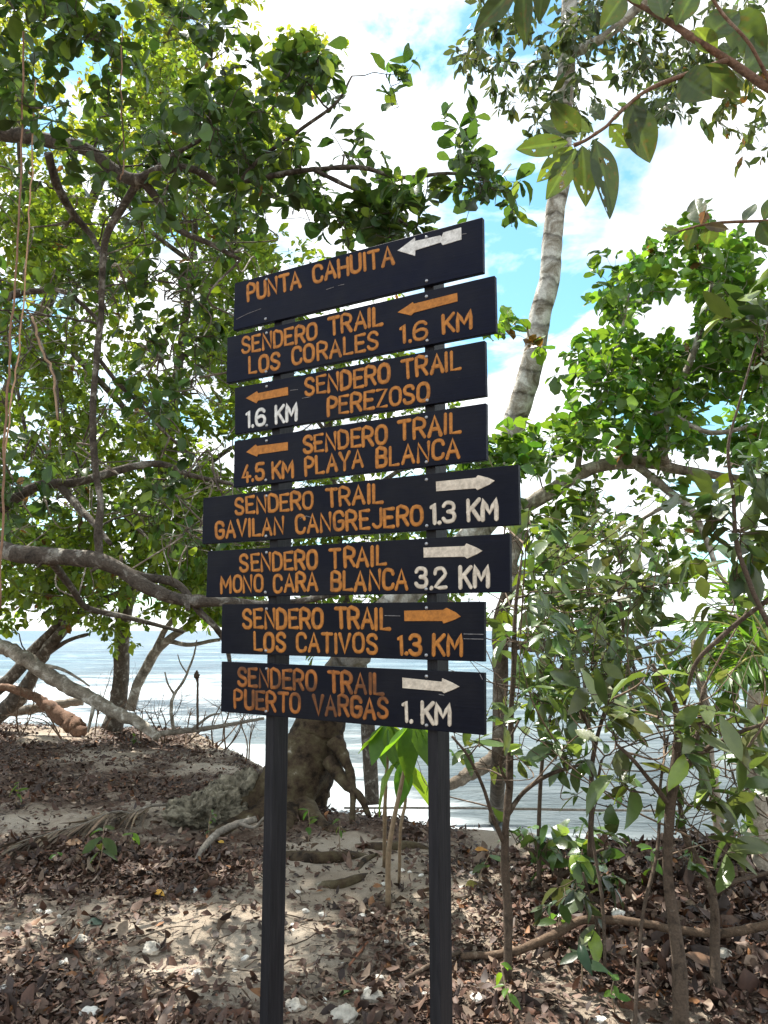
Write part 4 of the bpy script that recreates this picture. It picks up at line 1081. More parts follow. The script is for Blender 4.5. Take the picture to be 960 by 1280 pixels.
shrub('bushy shrub with grey shining leaves behind the leggy shrub',
      [[(738, 1075, 4.9, 4.5), (738, 1000, 4.85, 4), (745, 930, 4.8, 3.6), (765, 860, 4.75, 3.2), (780, 800, 4.7, 2.6), (770, 720, 4.7, 2)],
       [(676, 1105, 5.0, 4), (674, 1020, 5.0, 3.6), (680, 930, 5.0, 3), (700, 850, 4.9, 2.4), (715, 770, 4.9, 2)], [(745, 930, 4.8, 3), (720, 880, 4.7, 2.4), (690, 840, 4.6, 2)]],
      [([(650, 680), (720, 650), (830, 690), (840, 820), (760, 900), (660, 870)], 0.78), ([(650, 860), (780, 870), (760, 910), (680, 900)], 0.14)], (4.3, 5.2), 56, 0.14, (0.115, 0.165, 0.072), 54, sprays=3, bare=40, group=SGR)
shrub('knotty shrub with the thickest stem and long olive leaves',
      [[(851, 1300, 3.42, 12), (848, 1200, 3.45, 10.5), (838, 1110, 3.5, 9), (837, 1040, 3.5, 8.5), (842, 980, 3.5, 8), (848, 930, 3.5, 6), (842, 880, 3.5, 4), (815, 830, 3.5, 2.6)],
       [(846, 975, 3.5, 5), (880, 940, 3.4, 4), (925, 915, 3.35, 3), (970, 900, 3.3, 2)], [(840, 1010, 3.5, 4), (800, 960, 3.4, 3), (770, 930, 3.4, 2.2)], [(842, 985, 3.5, 5), (870, 930, 3.6, 4), (880, 860, 3.6, 3)]],
      [([(735, 840), (850, 810), (900, 860), (965, 880), (965, 960), (880, 1000), (780, 990)], 0.82), ([(830, 990), (930, 990), (930, 1075), (830, 1060)], 0.18)], (3.1, 3.9), 17, 0.165, (0.095, 0.135, 0.040), 57, sprays=2, bare=30, aspect=0.40, group=SGR)
shrub('dark stemmed shrub bent leftward beside the knotty shrub',
      [[(895, 1245, 3.75, 9), (894, 1170, 3.8, 8), (889, 1120, 3.8, 7), (872, 1078, 3.8, 5.5), (856, 1040, 3.8, 4.5), (850, 1000, 3.8, 3)],
       [(889, 1122, 3.8, 5), (910, 1105, 3.8, 4), (945, 1095, 3.8, 3), (975, 1090, 3.8, 2)], [(890, 1130, 3.8, 4), (905, 1070, 3.9, 3), (915, 1010, 3.9, 2)]],
      [([(880, 960), (965, 960), (965, 1080), (900, 1070)], 0.7), ([(840, 1000), (880, 1000), (880, 1050), (840, 1050)], 0.3)], (3.6, 4.1), 8, 0.13, SG, 60, sprays=2, bare=16, group=SGR)
shrub('thin whippy sapling between the knotty shrub and the sign',
      [[(792, 1290, 3.4, 3.2), (798, 1200, 3.5, 3), (806, 1130, 3.6, 2.8), (822, 1060, 3.7, 2.4), (826, 980, 3.8, 2.2), (835, 920, 3.8, 1.6)], [(757, 1215, 4.0, 3), (752, 1120, 4.1, 2.8), (740, 1030, 4.2, 2.4), (752, 950, 4.2, 2)]],
      [([(730, 900), (830, 890), (830, 1000), (740, 1010)], 1.0)], (3.6, 4.3), 7, 0.12, SG, 63, sprays=1, bare=16, group=SGR)
shrub('tall thin shoot with broad leaves at the right edge',
      [[(990, 830, 3.0, 4.5), (958, 775, 3.0, 4.2), (935, 720, 3.0, 4), (920, 675, 3.0, 3.4), (916, 620, 3.0, 3), (910, 560, 3.0, 2.4), (925, 500, 3.0, 1.8), (945, 430, 3.0, 1.5)], [(855, 880, 3.3, 3), (872, 828, 3.25, 3.6), (915, 785, 3.2, 4), (970, 745, 3.1, 4)]],
      [([(870, 570), (965, 560), (965, 700), (900, 700)], 0.6), ([(900, 390), (970, 380), (970, 480), (925, 470)], 0.2), ([(850, 720), (965, 700), (965, 760), (870, 760)], 0.12)], (2.85, 3.3), 18, 0.14, (0.065, 0.105, 0.03), 66, sprays=2, aspect=0.48, bark='bark_twig')
shrub('low plant with broad dark leaves at the water edge',
      [[(700, 1105, 5.0, 4), (700, 1085, 5.0, 3.6), (705, 1062, 5.0, 2.6)], [(700, 1095, 5.0, 3), (735, 1070, 5.0, 2.4), (760, 1060, 5.0, 2)], [(700, 1095, 5.0, 3), (675, 1070, 5.0, 2.4), (655, 1060, 5.0, 2)]],
      [([(640, 1035), (770, 1030), (780, 1090), (640, 1090)], 1.0)], (4.7, 5.3), 12, 0.15, (0.06, 0.115, 0.03), 69, sprays=2, aspect=0.62, spread=0.12)
shrub('drooping grey green plant below the water line in front of the log',
      [[(752, 1215, 4.1, 3), (745, 1150, 4.2, 2.6), (728, 1090, 4.2, 2)]], [([(700, 1085), (770, 1080), (750, 1150), (705, 1150)], 1.0)], (4.0, 4.4), 4, 0.14, (0.06, 0.085, 0.045), 71, sprays=2, droop=1.0, up=-0.2, aspect=0.45)

# --- young plant with bright drooping leaves between the posts
p = Plant()
c1 = on_ground(485, 1138); c2 = on_ground(480, 1085); c3 = on_ground(500, 1105)
st1 = [(c1, 2.9), (at(487, 1060, 4.75), 2.7), (at(500, 990, 4.7), 2.4), (at(512, 935, 4.65), 2.0), (at(517, 905, 4.6), 1.5)]
st2 = [(c2, 2.6), (at(481, 1020, 5.2), 2.4), (at(484, 950, 5.1), 2.0), (at(484, 905, 5.0), 1.5)]
st3 = [(c3, 2.2), (at(500, 1040, 5.0), 2.0), (at(507, 1000, 5.0), 1.8), (at(503, 950, 4.9), 1.5)]
for st in (st1, st2, st3):
    p.limb([a for a, _ in st], [b * 0.0052 for _, b in st], sides=7)
for tip, n in ((st1[-1][0], 7), (st2[-1][0], 7), (st3[-1][0], 3)):
    ang = np.arange(n) / n * 2 * math.pi + rng.uniform(0, 1)
    ax = np.stack([np.cos(ang) * 0.55, np.sin(ang) * 0.35, np.full(n, -0.85)], -1) + rng.normal(0, 0.12, (n, 3))
    add_leaves(p.leaf, tip[None] + np.stack([np.cos(ang), np.sin(ang), np.zeros(n)], -1) * 0.02, ax, np.stack([np.cos(ang), np.sin(ang), np.full(n, 0.5)], -1), rng.uniform(0.22, 0.36, n), rng.uniform(0.11, 0.16, n),
               pal(n, (0.10, 0.21, 0.025), 0.15), 'lance', 8)
root = empty('sapling', tuple(c1)); tag(root, 'young sapling with bright green drooping leaves between the two sign posts', 'sapling')
p.build(root, 'stem', M['stem'], 'foliage', M['leaf_light'])

# --- overhanging branch with large holed leaves (top right, close)
def big_leaf(parent, base, axis, normal, Lh, Wd, col, holes=0, shape='ellip', bite=0):
    """one large leaf with insect holes cut out of the blade"""
    axis = nrm(axis); normal = nrm(np.asarray(normal, float) - axis * np.dot(axis, normal)); side = np.cross(normal, axis)
    NU, NV = 48, 22
    u = np.linspace(0, 1, NU + 1)
    w = np.sin(np.pi * u ** 0.95) ** 0.85; w = w / w.max() * 0.5; w[0] = 0.012; w[-1] = 0.004
    for _ in range(bite):
        c = rng.uniform(0.35, 0.95); w = w * (1 - 0.35 * np.exp(-((u - c) / 0.04) ** 2))
    bend = rng.uniform(0.06, 0.22); f = rng.uniform(0.15, 0.4); wav = rng.uniform(0, 6)
    V = []
    for i in range(NU + 1):
        for j in range(NV + 1):
            s_ = (j / NV - 0.5) * 2
            ribs = 0.004 * math.sin((u[i] * 18 - abs(s_) * 3) * 2)
            z = -bend * u[i] ** 2 * Lh + f * abs(s_) * w[i] * Wd + ribs * Wd * 1.2 + 0.03 * Wd * math.sin(u[i] * 9 + wav + 2 * s_) * abs(s_)
            V.append(base + axis * (u[i] * Lh) + side * (s_ * w[i] * Wd) + normal * z)
    V = np.array(V)
    q = np.array([[i * (NV + 1) + j, i * (NV + 1) + j + 1, (i + 1) * (NV + 1) + j + 1, (i + 1) * (NV + 1) + j] for i in range(NU) for j in range(NV)])
    uv = np.array([((i + .5) / NU, ((j + .5) / NV - .5) * 2) for i in range(NU) for j in range(NV)])
    keep = np.ones(len(q), bool); rim = np.zeros(len(V))
    uvv = np.array([(i / NU, (j / NV - .5) * 2) for i in range(NU + 1) for j in range(NV + 1)])
    for _ in range(holes):
        c = (rng.uniform(0.2, 0.9), rng.uniform(-0.7, 0.7)); rr = rng.uniform(0.4, 1.3)
        wobble = lambda q_: 1 + 0.35 * np.sin(3 * np.arctan2((q_[:, 1] - c[1]) / 0.14, (q_[:, 0] - c[0]) / 0.035) + c[0] * 40)
        rr *= 0.8
        keep &= (((uv[:, 0] - c[0]) / 0.035) ** 2 + ((uv[:, 1] - c[1]) / 0.14) ** 2) * wobble(uv) > rr
        rim = np.maximum(rim, (((uvv[:, 0] - c[0]) / 0.035) ** 2 + ((uvv[:, 1] - c[1]) / 0.14) ** 2 < rr * 2.6) * 1.0)
    mb = MB()
    tone_ = np.tile(np.array(col), (len(V), 1))
    mid = np.array([abs((j / NV - 0.5) * 2) < 0.1 for i in range(NU + 1) for j in range(NV + 1)])
    tone_[mid] *= 1.5
    spot = fbm(uvv[:, 0] * 9 + base[0] * 50, uvv[:, 1] * 5 + base[2] * 50, 77, 3)
    rim = np.maximum(rim, sstep(0.68, 0.74, spot) * 0.8)
    tone_ = tone_ * (1 - 0.65 * rim[:, None]) + np.array([0.13, 0.085, 0.03]) * 0.65 * rim[:, None]
    mb.add(V, q[keep], None, tone_)
    return mb.build('leaf', M['leaf_big'], parent, loc=base)

def px_leaf(parent, b, tip, Y, wpx, col, Ytip=None, holes=0, face=0.5, bite=0):
    """a large leaf from pixel b to pixel tip"""
    B = at(b[0], b[1], Y); T = at(tip[0], tip[1], Ytip or Y)
    Lh = np.linalg.norm(T - B)
    n = nrm(CAM - B) * -1.0 * (1 if rng.random() < 2 else 1)
    n = -n * 1.0 + np.array([rng.normal(0, 0.30), 0, (1 - face) * 0.8])
    return big_leaf(parent, B, T - B, n, Lh, wpx / F * Y * 1.12, col, holes, bite=bite)

BL = (0.075, 0.120, 0.030); BD = (0.055, 0.085, 0.026); BY = (0.13, 0.19, 0.03)
ob = at(965, 112, 2.55)
branch = empty('overhanging_branch', tuple(ob))
tag(branch, 'overhanging branch with large insect holed leaves reaching in from the top right', 'branch')
p = Plant()
p.px_limb([(1060, 170, 2.5, 7), (965, 112, 2.55, 5.5), (915, 78, 2.6, 5), (870, 50, 2.6, 4.2), (830, 22, 2.65, 3.6), (790, 2, 2.7, 3), (750, -30, 2.7, 2.4)], sides=9)
p.px_limb([(908, 75, 2.6, 3.4), (880, 85, 2.6, 3), (840, 100, 2.6, 2.7), (805, 116, 2.6, 2.5), (775, 140, 2.6, 2.3), (755, 160, 2.6, 2.1), (738, 172, 2.6, 2.1), (718, 182, 2.6, 2.6)], sides=8)
p.px_limb([(965, 112, 2.55, 3), (940, 60, 2.5, 2.4), (905, 20, 2.5, 2), (880, -20, 2.5, 1.6)], sides=7)
p.wood.build('twig', M['bark_red'], branch)
for b, tip, w, col, holes, face, bite in [
    ((710, 178), (645, 186), 26, BL, 2, 0.8, 0), ((722, 172), (672, 148), 22, BD, 1, 0.3, 0), ((725, 165), (690, 132), 30, BD, 2, 0.4, 0), ((716, 184), (672, 226), 24, BY, 4, 0.9, 1), ((720, 186), (688, 244), 30, BL, 5, 0.9, 1),
    ((728, 182), (734, 254), 30, BD, 4, 0.95, 0), ((744, 174), (768, 262), 33, BD, 6, 0.95, 0), ((738, 165), (700, 158), 26, BY, 3, 0.5, 1), ((762, 155), (789, 186), 24, BL, 4, 0.8, 2), ((790, 130), (812, 202), 40, BD, 0, 0.95, 0), ((800, 122), (788, 172), 30, BD, 1, 0.9, 0),
    ((852, 96), (884, 118), 44, BD, 0, 0.8, 0), ((875, 82), (925, 122), 34, BD, 1, 0.7, 1), ((755, 150), (738, 128), 20, BD, 1, 0.4, 1), ((915, 80), (905, 48), 24, BL, 0, 0.6, 0), ((895, 66), (870, 34), 26, BY, 0, 0.6, 0),
    ((930, 90), (975, 40), 44, BL, 0, 0.6, 0), ((880, 52), (925, 10), 40, BL, 0, 0.5, 0), ((905, 20), (960, 62), 50, BL, 0, 0.8, 0), ((780, -6), (755, 30), 30, BD, 0, 0.8, 0), ((800, 6), (790, -30), 26, BL, 0, 0.6, 0), ((845, 32), (872, -20), 30, BL, 0, 0.6, 0), ((830, 24), (820, -25), 30, BD, 0, 0.6, 0)]:
    px_leaf(branch, b, tip, 2.6, w, np.array(col) * rng.uniform(0.85, 1.2), 2.6 + rng.normal(0, 0.05), holes, face, bite)
ob2 = at(655, -30, 2.5)
branch2 = empty('overhanging_branch', tuple(ob2))
tag(branch2, 'long leaves dangling from a short twig at the top edge beside the ringed trunk', 'branch')
p = Plant(); p.px_limb([(700, -60, 2.5, 3), (655, -25, 2.5, 2.6), (630, -12, 2.5, 2), (612, -10, 2.5, 1.6)], sides=7); p.wood.build('twig', M['bark_red'], branch2)
for b, tip, w, col in [((645, -18), (594, 38), 28, BD), ((655, -22), (653, 54), 26, BD), ((680, -40), (676, 24), 24, BD), ((630, -12), (606, -6), 22, BL)]:
    px_leaf(branch2, b, tip, 2.5, w, col, 2.5 + rng.normal(0, 0.04), 0, 0.85)
ob3 = at(985, 278, 3.0)
branch3 = empty('overhanging_branch', tuple(ob3))
tag(branch3, 'thin twig with browning leaves reaching in above the bright tree at the right edge', 'branch')
p = Plant(); p.px_limb([(1010, 275, 3.0, 2.4), (960, 276, 3.0, 2.2), (910, 278, 3.0, 1.9), (878, 282, 3.0, 1.6), (845, 290, 3.0, 1.2), (830, 288, 3.0, 1)], sides=7); p.wood.build('twig', M['bark_red'], branch3)
for b, tip, w, col, bite in [((878, 280), (866, 246), 26, BD, 1), ((876, 280), (884, 262), 13, (0.20, 0.10, 0.05), 1), ((850, 290), (828, 286), 11, BD, 2), ((868, 284), (858, 312), 20, BD, 1), ((880, 282), (912, 286), 12, (0.13, 0.10, 0.06), 2), ((888, 281), (884, 306), 22, BL, 0), ((930, 278), (944, 250), 15, BD, 0), ((955, 276), (972, 240), 20, BL, 0), ((950, 277), (968, 308), 26, BD, 0)]:
    px_leaf(branch3, b, tip, 3.0, w, col, 3.0 + rng.normal(0, 0.05), 0, 0.7, bite)

# --- palm fronds at the right edge
def frond(mb, wood, base, tip, sag, nl, Lh, up=np.array([0, 0, 1.0])):
    base = np.asarray(base); tip = np.asarray(tip)
    mid = (base + tip) / 2 + up * sag
    P, r = spline(np.array([base, mid, tip]), np.array([0.010, 0.007, 0.003]), 10)
    wood.tube(P, r, 6, (0.8, 1.0, 0.4))
    T = nrm(np.gradient(P, axis=0))
    for sgn in (-1, 1):
        tt = np.linspace(0.12, 1, nl); k = (tt * (len(P) - 1)).astype(int)
        pb = P[k]; t_ = T[k]; sd_ = nrm(np.cross(t_, up)) * sgn
        ax = nrm(t_ * 0.75 + sd_ * 0.85 + up * -0.25 + rng.normal(0, 0.10, (nl, 3)))
        Ls = Lh * np.sin(np.pi * (0.18 + 0.72 * tt)) * rng.uniform(0.85, 1.1, nl)
        add_leaves(mb, pb, ax, up[None] + rng.normal(0, 0.2, (nl, 3)), Ls, np.full(nl, 0.026), pal(nl, (0.085, 0.17, 0.03), 0.2), 'lance', 6)
p = Plant()
pb = at(1010, 960, 4.3); pbz = float(ground(pb[0], pb[1]))
p.limb([(pb[0], pb[1], pbz - 0.1), (pb[0], pb[1], pbz + 0.45), at(1005, 880, 4.3)], [0.05, 0.05, 0.04], sides=10)
hub = at(1005, 880, 4.3)
for tip, sag in ((at(850, 775, 4.3), 0.16), (at(815, 840, 4.5), 0.2), (at(880, 700, 4.8), 0.1), (at(900, 850, 4.0), 0.18), (at(1010, 700, 4.6), 0.1), (at(1120, 780, 4.5), 0.2), (at(870, 930, 4.4), 0.25)):
    frond(p.leaf, p.wood, hub, tip, sag, 26, 0.30)
root = empty('palm', (pb[0], pb[1], pbz)); tag(root, 'small palm with narrow feathery fronds at the right edge behind the shrubs', 'palm')
p.build(root, 'trunk', M['stem'], 'crown', M['leaf_light'])

# ------------------------------------------------------------------ vines, dead wood, rocks
for i, (pl, col, lab) in enumerate([
    ([(30, 38, 3.4, 1.4), (27, 160, 3.4, 1.3), (22, 300, 3.4, 1.3), (14, 420, 3.4, 1.4), (8, 520, 3.4, 1.5), (3, 640, 3.4, 1.5), (0, 760, 3.4, 1.5)], (0.8, 0.68, 0.6), 'thicker reddish vine hanging straight down at the far left'),
    ([(44, 100, 3.5, 1.1), (40, 200, 3.5, 1.0), (34, 300, 3.5, 1.0), (26, 420, 3.5, 1.0), (14, 500, 3.5, 1.1), (6, 580, 3.5, 1.0)], (1.5, 1.35, 1.15), 'thin pale vine hanging beside the reddish vine'),
    ([(40, 395, 4.0, 1.8), (50, 430, 4.0, 1.8), (66, 470, 4.0, 1.8), (72, 525, 4.0, 1.6)], (1.1, 1.1, 1.0), 'short crooked dead vine dangling in front of the left foliage'),
    ([(152, 30, 3.7, 1.1), (152, 110, 3.7, 1.1), (155, 200, 3.7, 1.1), (150, 225, 3.7, 1.0)], (0.9, 0.8, 0.7), 'thin dark vine hanging among the top left leaves')]):
    mb = MB(); P = [at(a, b, Y) for a, b, Y, r in pl]
    Q, rr = spline(np.array(P), np.array([r / F * 3.5 for *_, r in pl]), 6)
    mb.tube(Q + rng.normal(0, 0.003, Q.shape), rr, 6, col)
    o = mb.build('vine', M['vine'], loc=P[0]); tag(o, lab, 'vine')

def log(name, label, cat, pl, mat, sides=12, col=(1, 1, 1), wob=0.05, extra=()):
    mb = MB()
    P = [at(a, b, Y) for a, b, Y, r in pl]
    Q, rr = spline(np.array(P), np.array([r / F * ((q_ - CAM) @ FWD) for (*_, r), q_ in zip(pl, P)]), 8)
    mb.tube(Q + rng.normal(0, 1, Q.shape) * (rr * 0.08)[:, None], rr, sides, col, wob=wob)
    for e in extra:
        P2 = [at(a, b, Y) for a, b, Y, r in e]
        Q, rr = spline(np.array(P2), np.array([r / F * ((q_ - CAM) @ FWD) for (*_, r), q_ in zip(e, P2)]), 6)
        mb.tube(Q, rr, 7, col, wob=wob)
    o = mb.build(name, M[mat], loc=P[0])
    return tag(o, label, cat)
log('fallen_log', 'mottled fallen trunk slanting down from the left onto the sand', 'fallen tree',
    [(-40, 790, 10.2, 9), (0, 807, 10.1, 9), (30, 822, 10, 9), (60, 844, 9.95, 9), (100, 866, 9.9, 8.5), (140, 888, 9.8, 8), (172, 903, 9.7, 7), (198, 922, 9.6, 5)], 'bark_pale',
    extra=[[(45, 830, 10, 3), (75, 836, 9.9, 2), (98, 848, 9.8, 1.5), (112, 858, 9.8, 1)], [(118, 878, 9.85, 3), (112, 905, 9.7, 2), (110, 915, 9.7, 1.5)]])
log('driftwood_log', 'long grey driftwood log lying level behind the reddish stump', 'log', [(-20, 893, 12.3, 5), (30, 888, 12.3, 6), (70, 881, 12.3, 6), (104, 876, 12.3, 5)], 'driftwood')
log('driftwood_stump', 'reddish broken driftwood root rising at the far left edge of the bank', 'driftwood', [(-10, 858, 11.6, 4), (20, 862, 11.6, 5), (48, 874, 11.6, 6), (68, 890, 11.5, 9), (90, 905, 11.4, 11), (104, 918, 11.3, 9)], 'bark_red')
log('fallen_branch', 'bleached branch lying along the crest of the bank left of the sign', 'branch', [(190, 918, 10.3, 3.5), (225, 914, 10.3, 3.6), (255, 911, 10.2, 3.2), (290, 905, 10.2, 2.4), (330, 898, 10.1, 1.8)], 'driftwood',
    extra=[[(240, 912, 10.2, 2), (262, 895, 10.2, 1.6), (275, 892, 10.2, 1)]])
log('driftwood_log', 'dark water worn log sticking out of the sea behind the right post', 'log', [(555, 985, 9.2, 6), (580, 972, 9.3, 8), (604, 958, 9.4, 9), (622, 940, 9.5, 7)], 'driftwood', col=(0.6, 0.55, 0.5))
log('fallen_branch', 'thick curved dead branch lying across the leaf litter under the shrubs', 'branch', [(575, 1196, 4.1, 4), (640, 1190, 4.1, 5), (690, 1170, 4.2, 5.5), (730, 1150, 4.25, 5), (790, 1152, 4.25, 5), (850, 1163, 4.2, 5), (910, 1166, 4.15, 5.5), (980, 1150, 4.1, 5)], 'bark_twig', col=(1.3, 1.2, 1.1))
log('fallen_branch', 'bent grey root like branch on the sand left of the left post', 'branch', [(238, 1100, 5.5, 3), (250, 1068, 5.8, 4), (268, 1045, 6.0, 4.5), (292, 1032, 6.1, 4.5), (320, 1024, 6.2, 4)], 'driftwood', extra=[[(300, 1030, 6.1, 2.4), (318, 1034, 6.05, 2), (330, 1022, 6.0, 1.6)]])
log('fallen_branch', 'long thin straight pole lying level over the water right of the sign', 'branch', [(430, 1010, 7.0, 1.3), (560, 1010, 7.0, 1.4), (700, 1012, 7.0, 1.6), (860, 1014, 7.0, 1.4)], 'driftwood', sides=7)
log('fallen_branch', 'thin reddish stick lying on the pale sand between the posts', 'branch', [(437, 1206, 4.05, 1.6), (460, 1178, 4.3, 1.8), (482, 1151, 4.55, 1.4)], 'bark_red', sides=7, col=(1.5, 1.2, 1.1))
log('fallen_branch', 'dark branch poking out behind the right post towards the litter', 'branch', [(505, 1225, 3.95, 2.4), (535, 1208, 4.0, 3), (575, 1190, 4.1, 2.4)], 'bark_twig', sides=7)
log('dead_tree', 'bare leafless sapling in front of the surf left of the sign', 'dead tree', [(217, 912, 10.2, 2.4), (214, 885, 10.2, 2.2), (218, 868, 10.2, 2), (230, 850, 10.2, 1.7), (242, 820, 10.2, 1.3), (246, 800, 10.2, 0.8)], 'bark_pale', sides=7,
    extra=[[(218, 868, 10.2, 1.6), (210, 855, 10.2, 1.2), (206, 840, 10.2, 0.8)], [(234, 842, 10.2, 1), (226, 830, 10.2, 0.8), (222, 818, 10.2, 0.6)]])
log('dead_tree', 'thin dead stalk with a dark tufted tip left of the sign', 'dead tree', [(247, 912, 10.0, 1.6), (247, 880, 10.0, 1.5), (247, 852, 10.0, 1.5), (246, 845, 10, 4), (246, 838, 10, 1)], 'bark_twig', sides=7)
log('dead_tree', 'pale dead trunk at the right edge standing in the water', 'dead tree', [(900, 1040, 7.2, 7), (888, 960, 7.2, 7), (880, 880, 7.2, 6), (868, 800, 7.2, 5)], 'driftwood')

log('dead_tree', 'broad sunlit white dead trunk at the very edge on the right', 'dead tree', [(957, 1085, 5.0, 15), (950, 1030, 5.0, 14), (946, 970, 5.0, 13), (944, 900, 5.0, 11), (950, 820, 5.0, 7)], 'driftwood', col=(1.9, 1.9, 1.85))
mb = MB(); nh = 46
hb = np.array([at(rng.uniform(690, 795), rng.uniform(800, 835), rng.uniform(5.9, 6.5)) for _ in range(nh)])
add_leaves(mb, hb, np.array([0, 0, -1.0])[None] + rng.normal(0, 0.22, (nh, 3)), rng.normal(0, 1, (nh, 3)), rng.uniform(0.25, 0.62, nh), rng.uniform(0.012, 0.04, nh), pal(nh, (0.10, 0.060, 0.040), 0.35, hue=0.05), 'lance', 7)
hg = at(740, 812, 6.2); o = mb.build('dead_frond', M['litter'], loc=hg)
tag(o, 'dead brown strips of a frond hanging from the low branch above the water', 'dead frond')

def bare_shrub(px, py, Y, h, n, label, col):
    w = at(px, py, Y); w[2] = float(ground(w[0], w[1])) - 0.03
    mb = MB()
    def br(p0, d, ln, r, lev):
        p1 = p0 + d * ln * 0.5 + rng.normal(0, 0.08, 3) * ln; p2 = p0 + d * ln + rng.normal(0, 0.10, 3) * ln
        Q, rr = spline(np.array([p0, p1, p2]), np.array([r, r * 0.75, r * 0.45]), 4)
        mb.tube(Q, rr, 5, col * rng.uniform(0.7, 1.4), cap=False)
        if lev:
            for _ in range(rng.integers(2, 5)):
                k_ = rng.integers(2, len(Q)); br(Q[k_], nrm(d + rng.normal(0, 0.65, 3)), ln * rng.uniform(0.45, 0.75), rr[k_] * 0.7, lev - 1)
    for _ in range(n): br(w + rng.normal(0, 0.05, 3) * [1, 1, 0], nrm(np.array([0, 0, 1.0]) + rng.normal(0, 0.45, 3)), h, 0.012, 3)
    o = mb.build('bare_shrub', M['bark_twig'], loc=w); tag(o, label, 'bare shrub', 'bare grey shrubs between the bank and the surf')
for i, a_ in enumerate([(30, 905, 11.5, 0.7), (75, 910, 11.2, 0.6), (120, 912, 11.4, 0.75), (178, 915, 11.0, 0.55), (205, 915, 10.7, 0.7), (232, 916, 10.6, 0.55), (262, 915, 10.5, 0.8), (285, 918, 10.3, 0.6), (310, 922, 10.2, 0.5)]):
    bare_shrub(*a_, 2, 'bare twiggy shrub on the crest of the bank before the white surf', np.array([1.5, 1.4, 1.3]))

def blob(name, label, cat, c, size, mat, group=None, seed=0, sub=3, rough=0.35, parent=None):
    me = bpy.data.meshes.new(name)
    import bmesh
    bm = bmesh.new(); bmesh.ops.create_icosphere(bm, subdivisions=sub, radius=1)
    rr = np.random.default_rng(seed)
    from mathutils import noise as mn
    off = Vector(rr.uniform(0, 50, 3)); sz_ = Vector(size)
    dirs = nrm(rr.normal(0, 1, (9, 3))); lv = rr.uniform(0.62, 1.0, 9)
    for v in bm.verts:
        n_ = v.co.normalized(); k = 1.0
        for d_, l_ in zip(dirs, lv):                       # broken facets
            c_ = n_.dot(Vector(d_))
            if c_ > 0.05: k = min(k, l_ / c_ * 0.9 + 0.1)
        q_ = n_ * 1.7 + off
        k *= 1 + rough * (0.55 * mn.noise(q_) + 0.30 * mn.noise(q_ * 2.3) + 0.20 * mn.noise(q_ * 5.1) + 0.13 * mn.noise(q_ * 11) + 0.09 * mn.noise(q_ * 23) + 0.05 * mn.noise(q_ * 47))
        v.co = Vector((n_.x * sz_.x, n_.y * sz_.y, n_.z * sz_.z)) * k
    bm.to_mesh(me); bm.free()
    for f in me.polygons: f.use_smooth = sub > 2
    me.materials.append(M[mat])
    o = bpy.data.objects.new(name, me); COL.objects.link(o)
    o.location = c; o.rotation_euler = (0, 0, rr.uniform(0, 6))
    tag(o, label, cat, group)
    return o
w = on_ground(245, 1032)
blob('boulder', 'large pale mossy limestone block at the foot of the leaning tree', 'rock', w + [0.05, 0.18, 0.02], (0.42, 0.28, 0.23), 'rock', seed=3, sub=6, rough=0.75)
w = on_ground(302, 1018)
blob('boulder', 'smaller shadowed limestone block between the large block and the left post', 'rock', w + [0.0, 0.15, 0.08], (0.27, 0.22, 0.26), 'rock', seed=5, sub=5, rough=0.7)
STONES = [(188, 1190, 0.055, 'round grey coral stone in the litter below the sandy patch', 'coral'), (112, 1270, 0.042, 'smooth white shell like stone at the bottom left', 'shell'), (771, 1150, 0.06, 'pale angular stone beside the curved dead branch', 'shell'),
          (465, 1252, 0.05, 'lumpy grey coral stone between the posts near the bottom', 'coral'), (430, 1275, 0.06, 'broad pale coral slab at the bottom between the posts', 'coral'), (596, 1252, 0.035, 'small white stone right of the right post', 'shell'), (370, 1262, 0.045, 'whitish coral lump beside the foot of the left post', 'coral'),
          (5, 1240, 0.03, 'rounded yellowish white stone at the left edge', 'shell'), (100, 1180, 0.045, 'flat pinkish stone among dead leaves left of the round coral stone', 'coral'), (905, 1200, 0.05, 'pale stone under the dark stemmed shrub', 'coral'), (620, 1030, 0.05, 'grey stone at the water edge right of the right post', 'coral'), (300, 940, 0.06, 'dark lump of wood like rock on the crest', 'rock')]
for i, (px, py, sz, lab, mt) in enumerate(STONES):
    w = on_ground(px, py)
    blob('stone', lab, 'stone', w + [0, 0, sz * 0.35], (sz, sz * 0.8, sz * 0.6), mt, seed=60 + i, sub=4, rough=0.45)
rs = np.random.default_rng(99)
frag = None
k = 0
FR = 'white coral fragments scattered in the litter'
spots_ = [(rs.normal(45, 40), rs.normal(1165, 50)) for _ in range(24)] + [(rs.uniform(360, 530), rs.uniform(1060, 1275)) for _ in range(26)] + [(rs.uniform(0, 960), rs.uniform(1100, 1278)) for _ in range(14)] + [(rs.uniform(560, 640), rs.uniform(1040, 1120)) for _ in range(14)]
protos = []
for (px, py) in spots_:
    if px < -10 or px > 970 or py > 1300: continue
    w = on_ground(px, max(py, 1040)); sz = rs.uniform(0.008, 0.022)
    if len(protos) < 5:
        o = blob('coral_fragment', 'small white coral fragment lying loose among the dead leaves', 'coral', w, (0.018, 0.013, 0.010), 'shell', FR, seed=200 + len(protos), sub=2, rough=0.7)
        protos.append(o)
    else:
        o = protos[k % 5].copy(); COL.objects.link(o); k += 1
    o.location = w + [0, 0, sz * 0.5]
    f_ = sz / 0.014
    o.scale = (f_, f_ * rs.uniform(0.7, 1.2), f_ * rs.uniform(0.7, 1.1)); o.rotation_euler = (rs.uniform(-.4, .4), rs.uniform(-.4, .4), rs.uniform(0, 6))

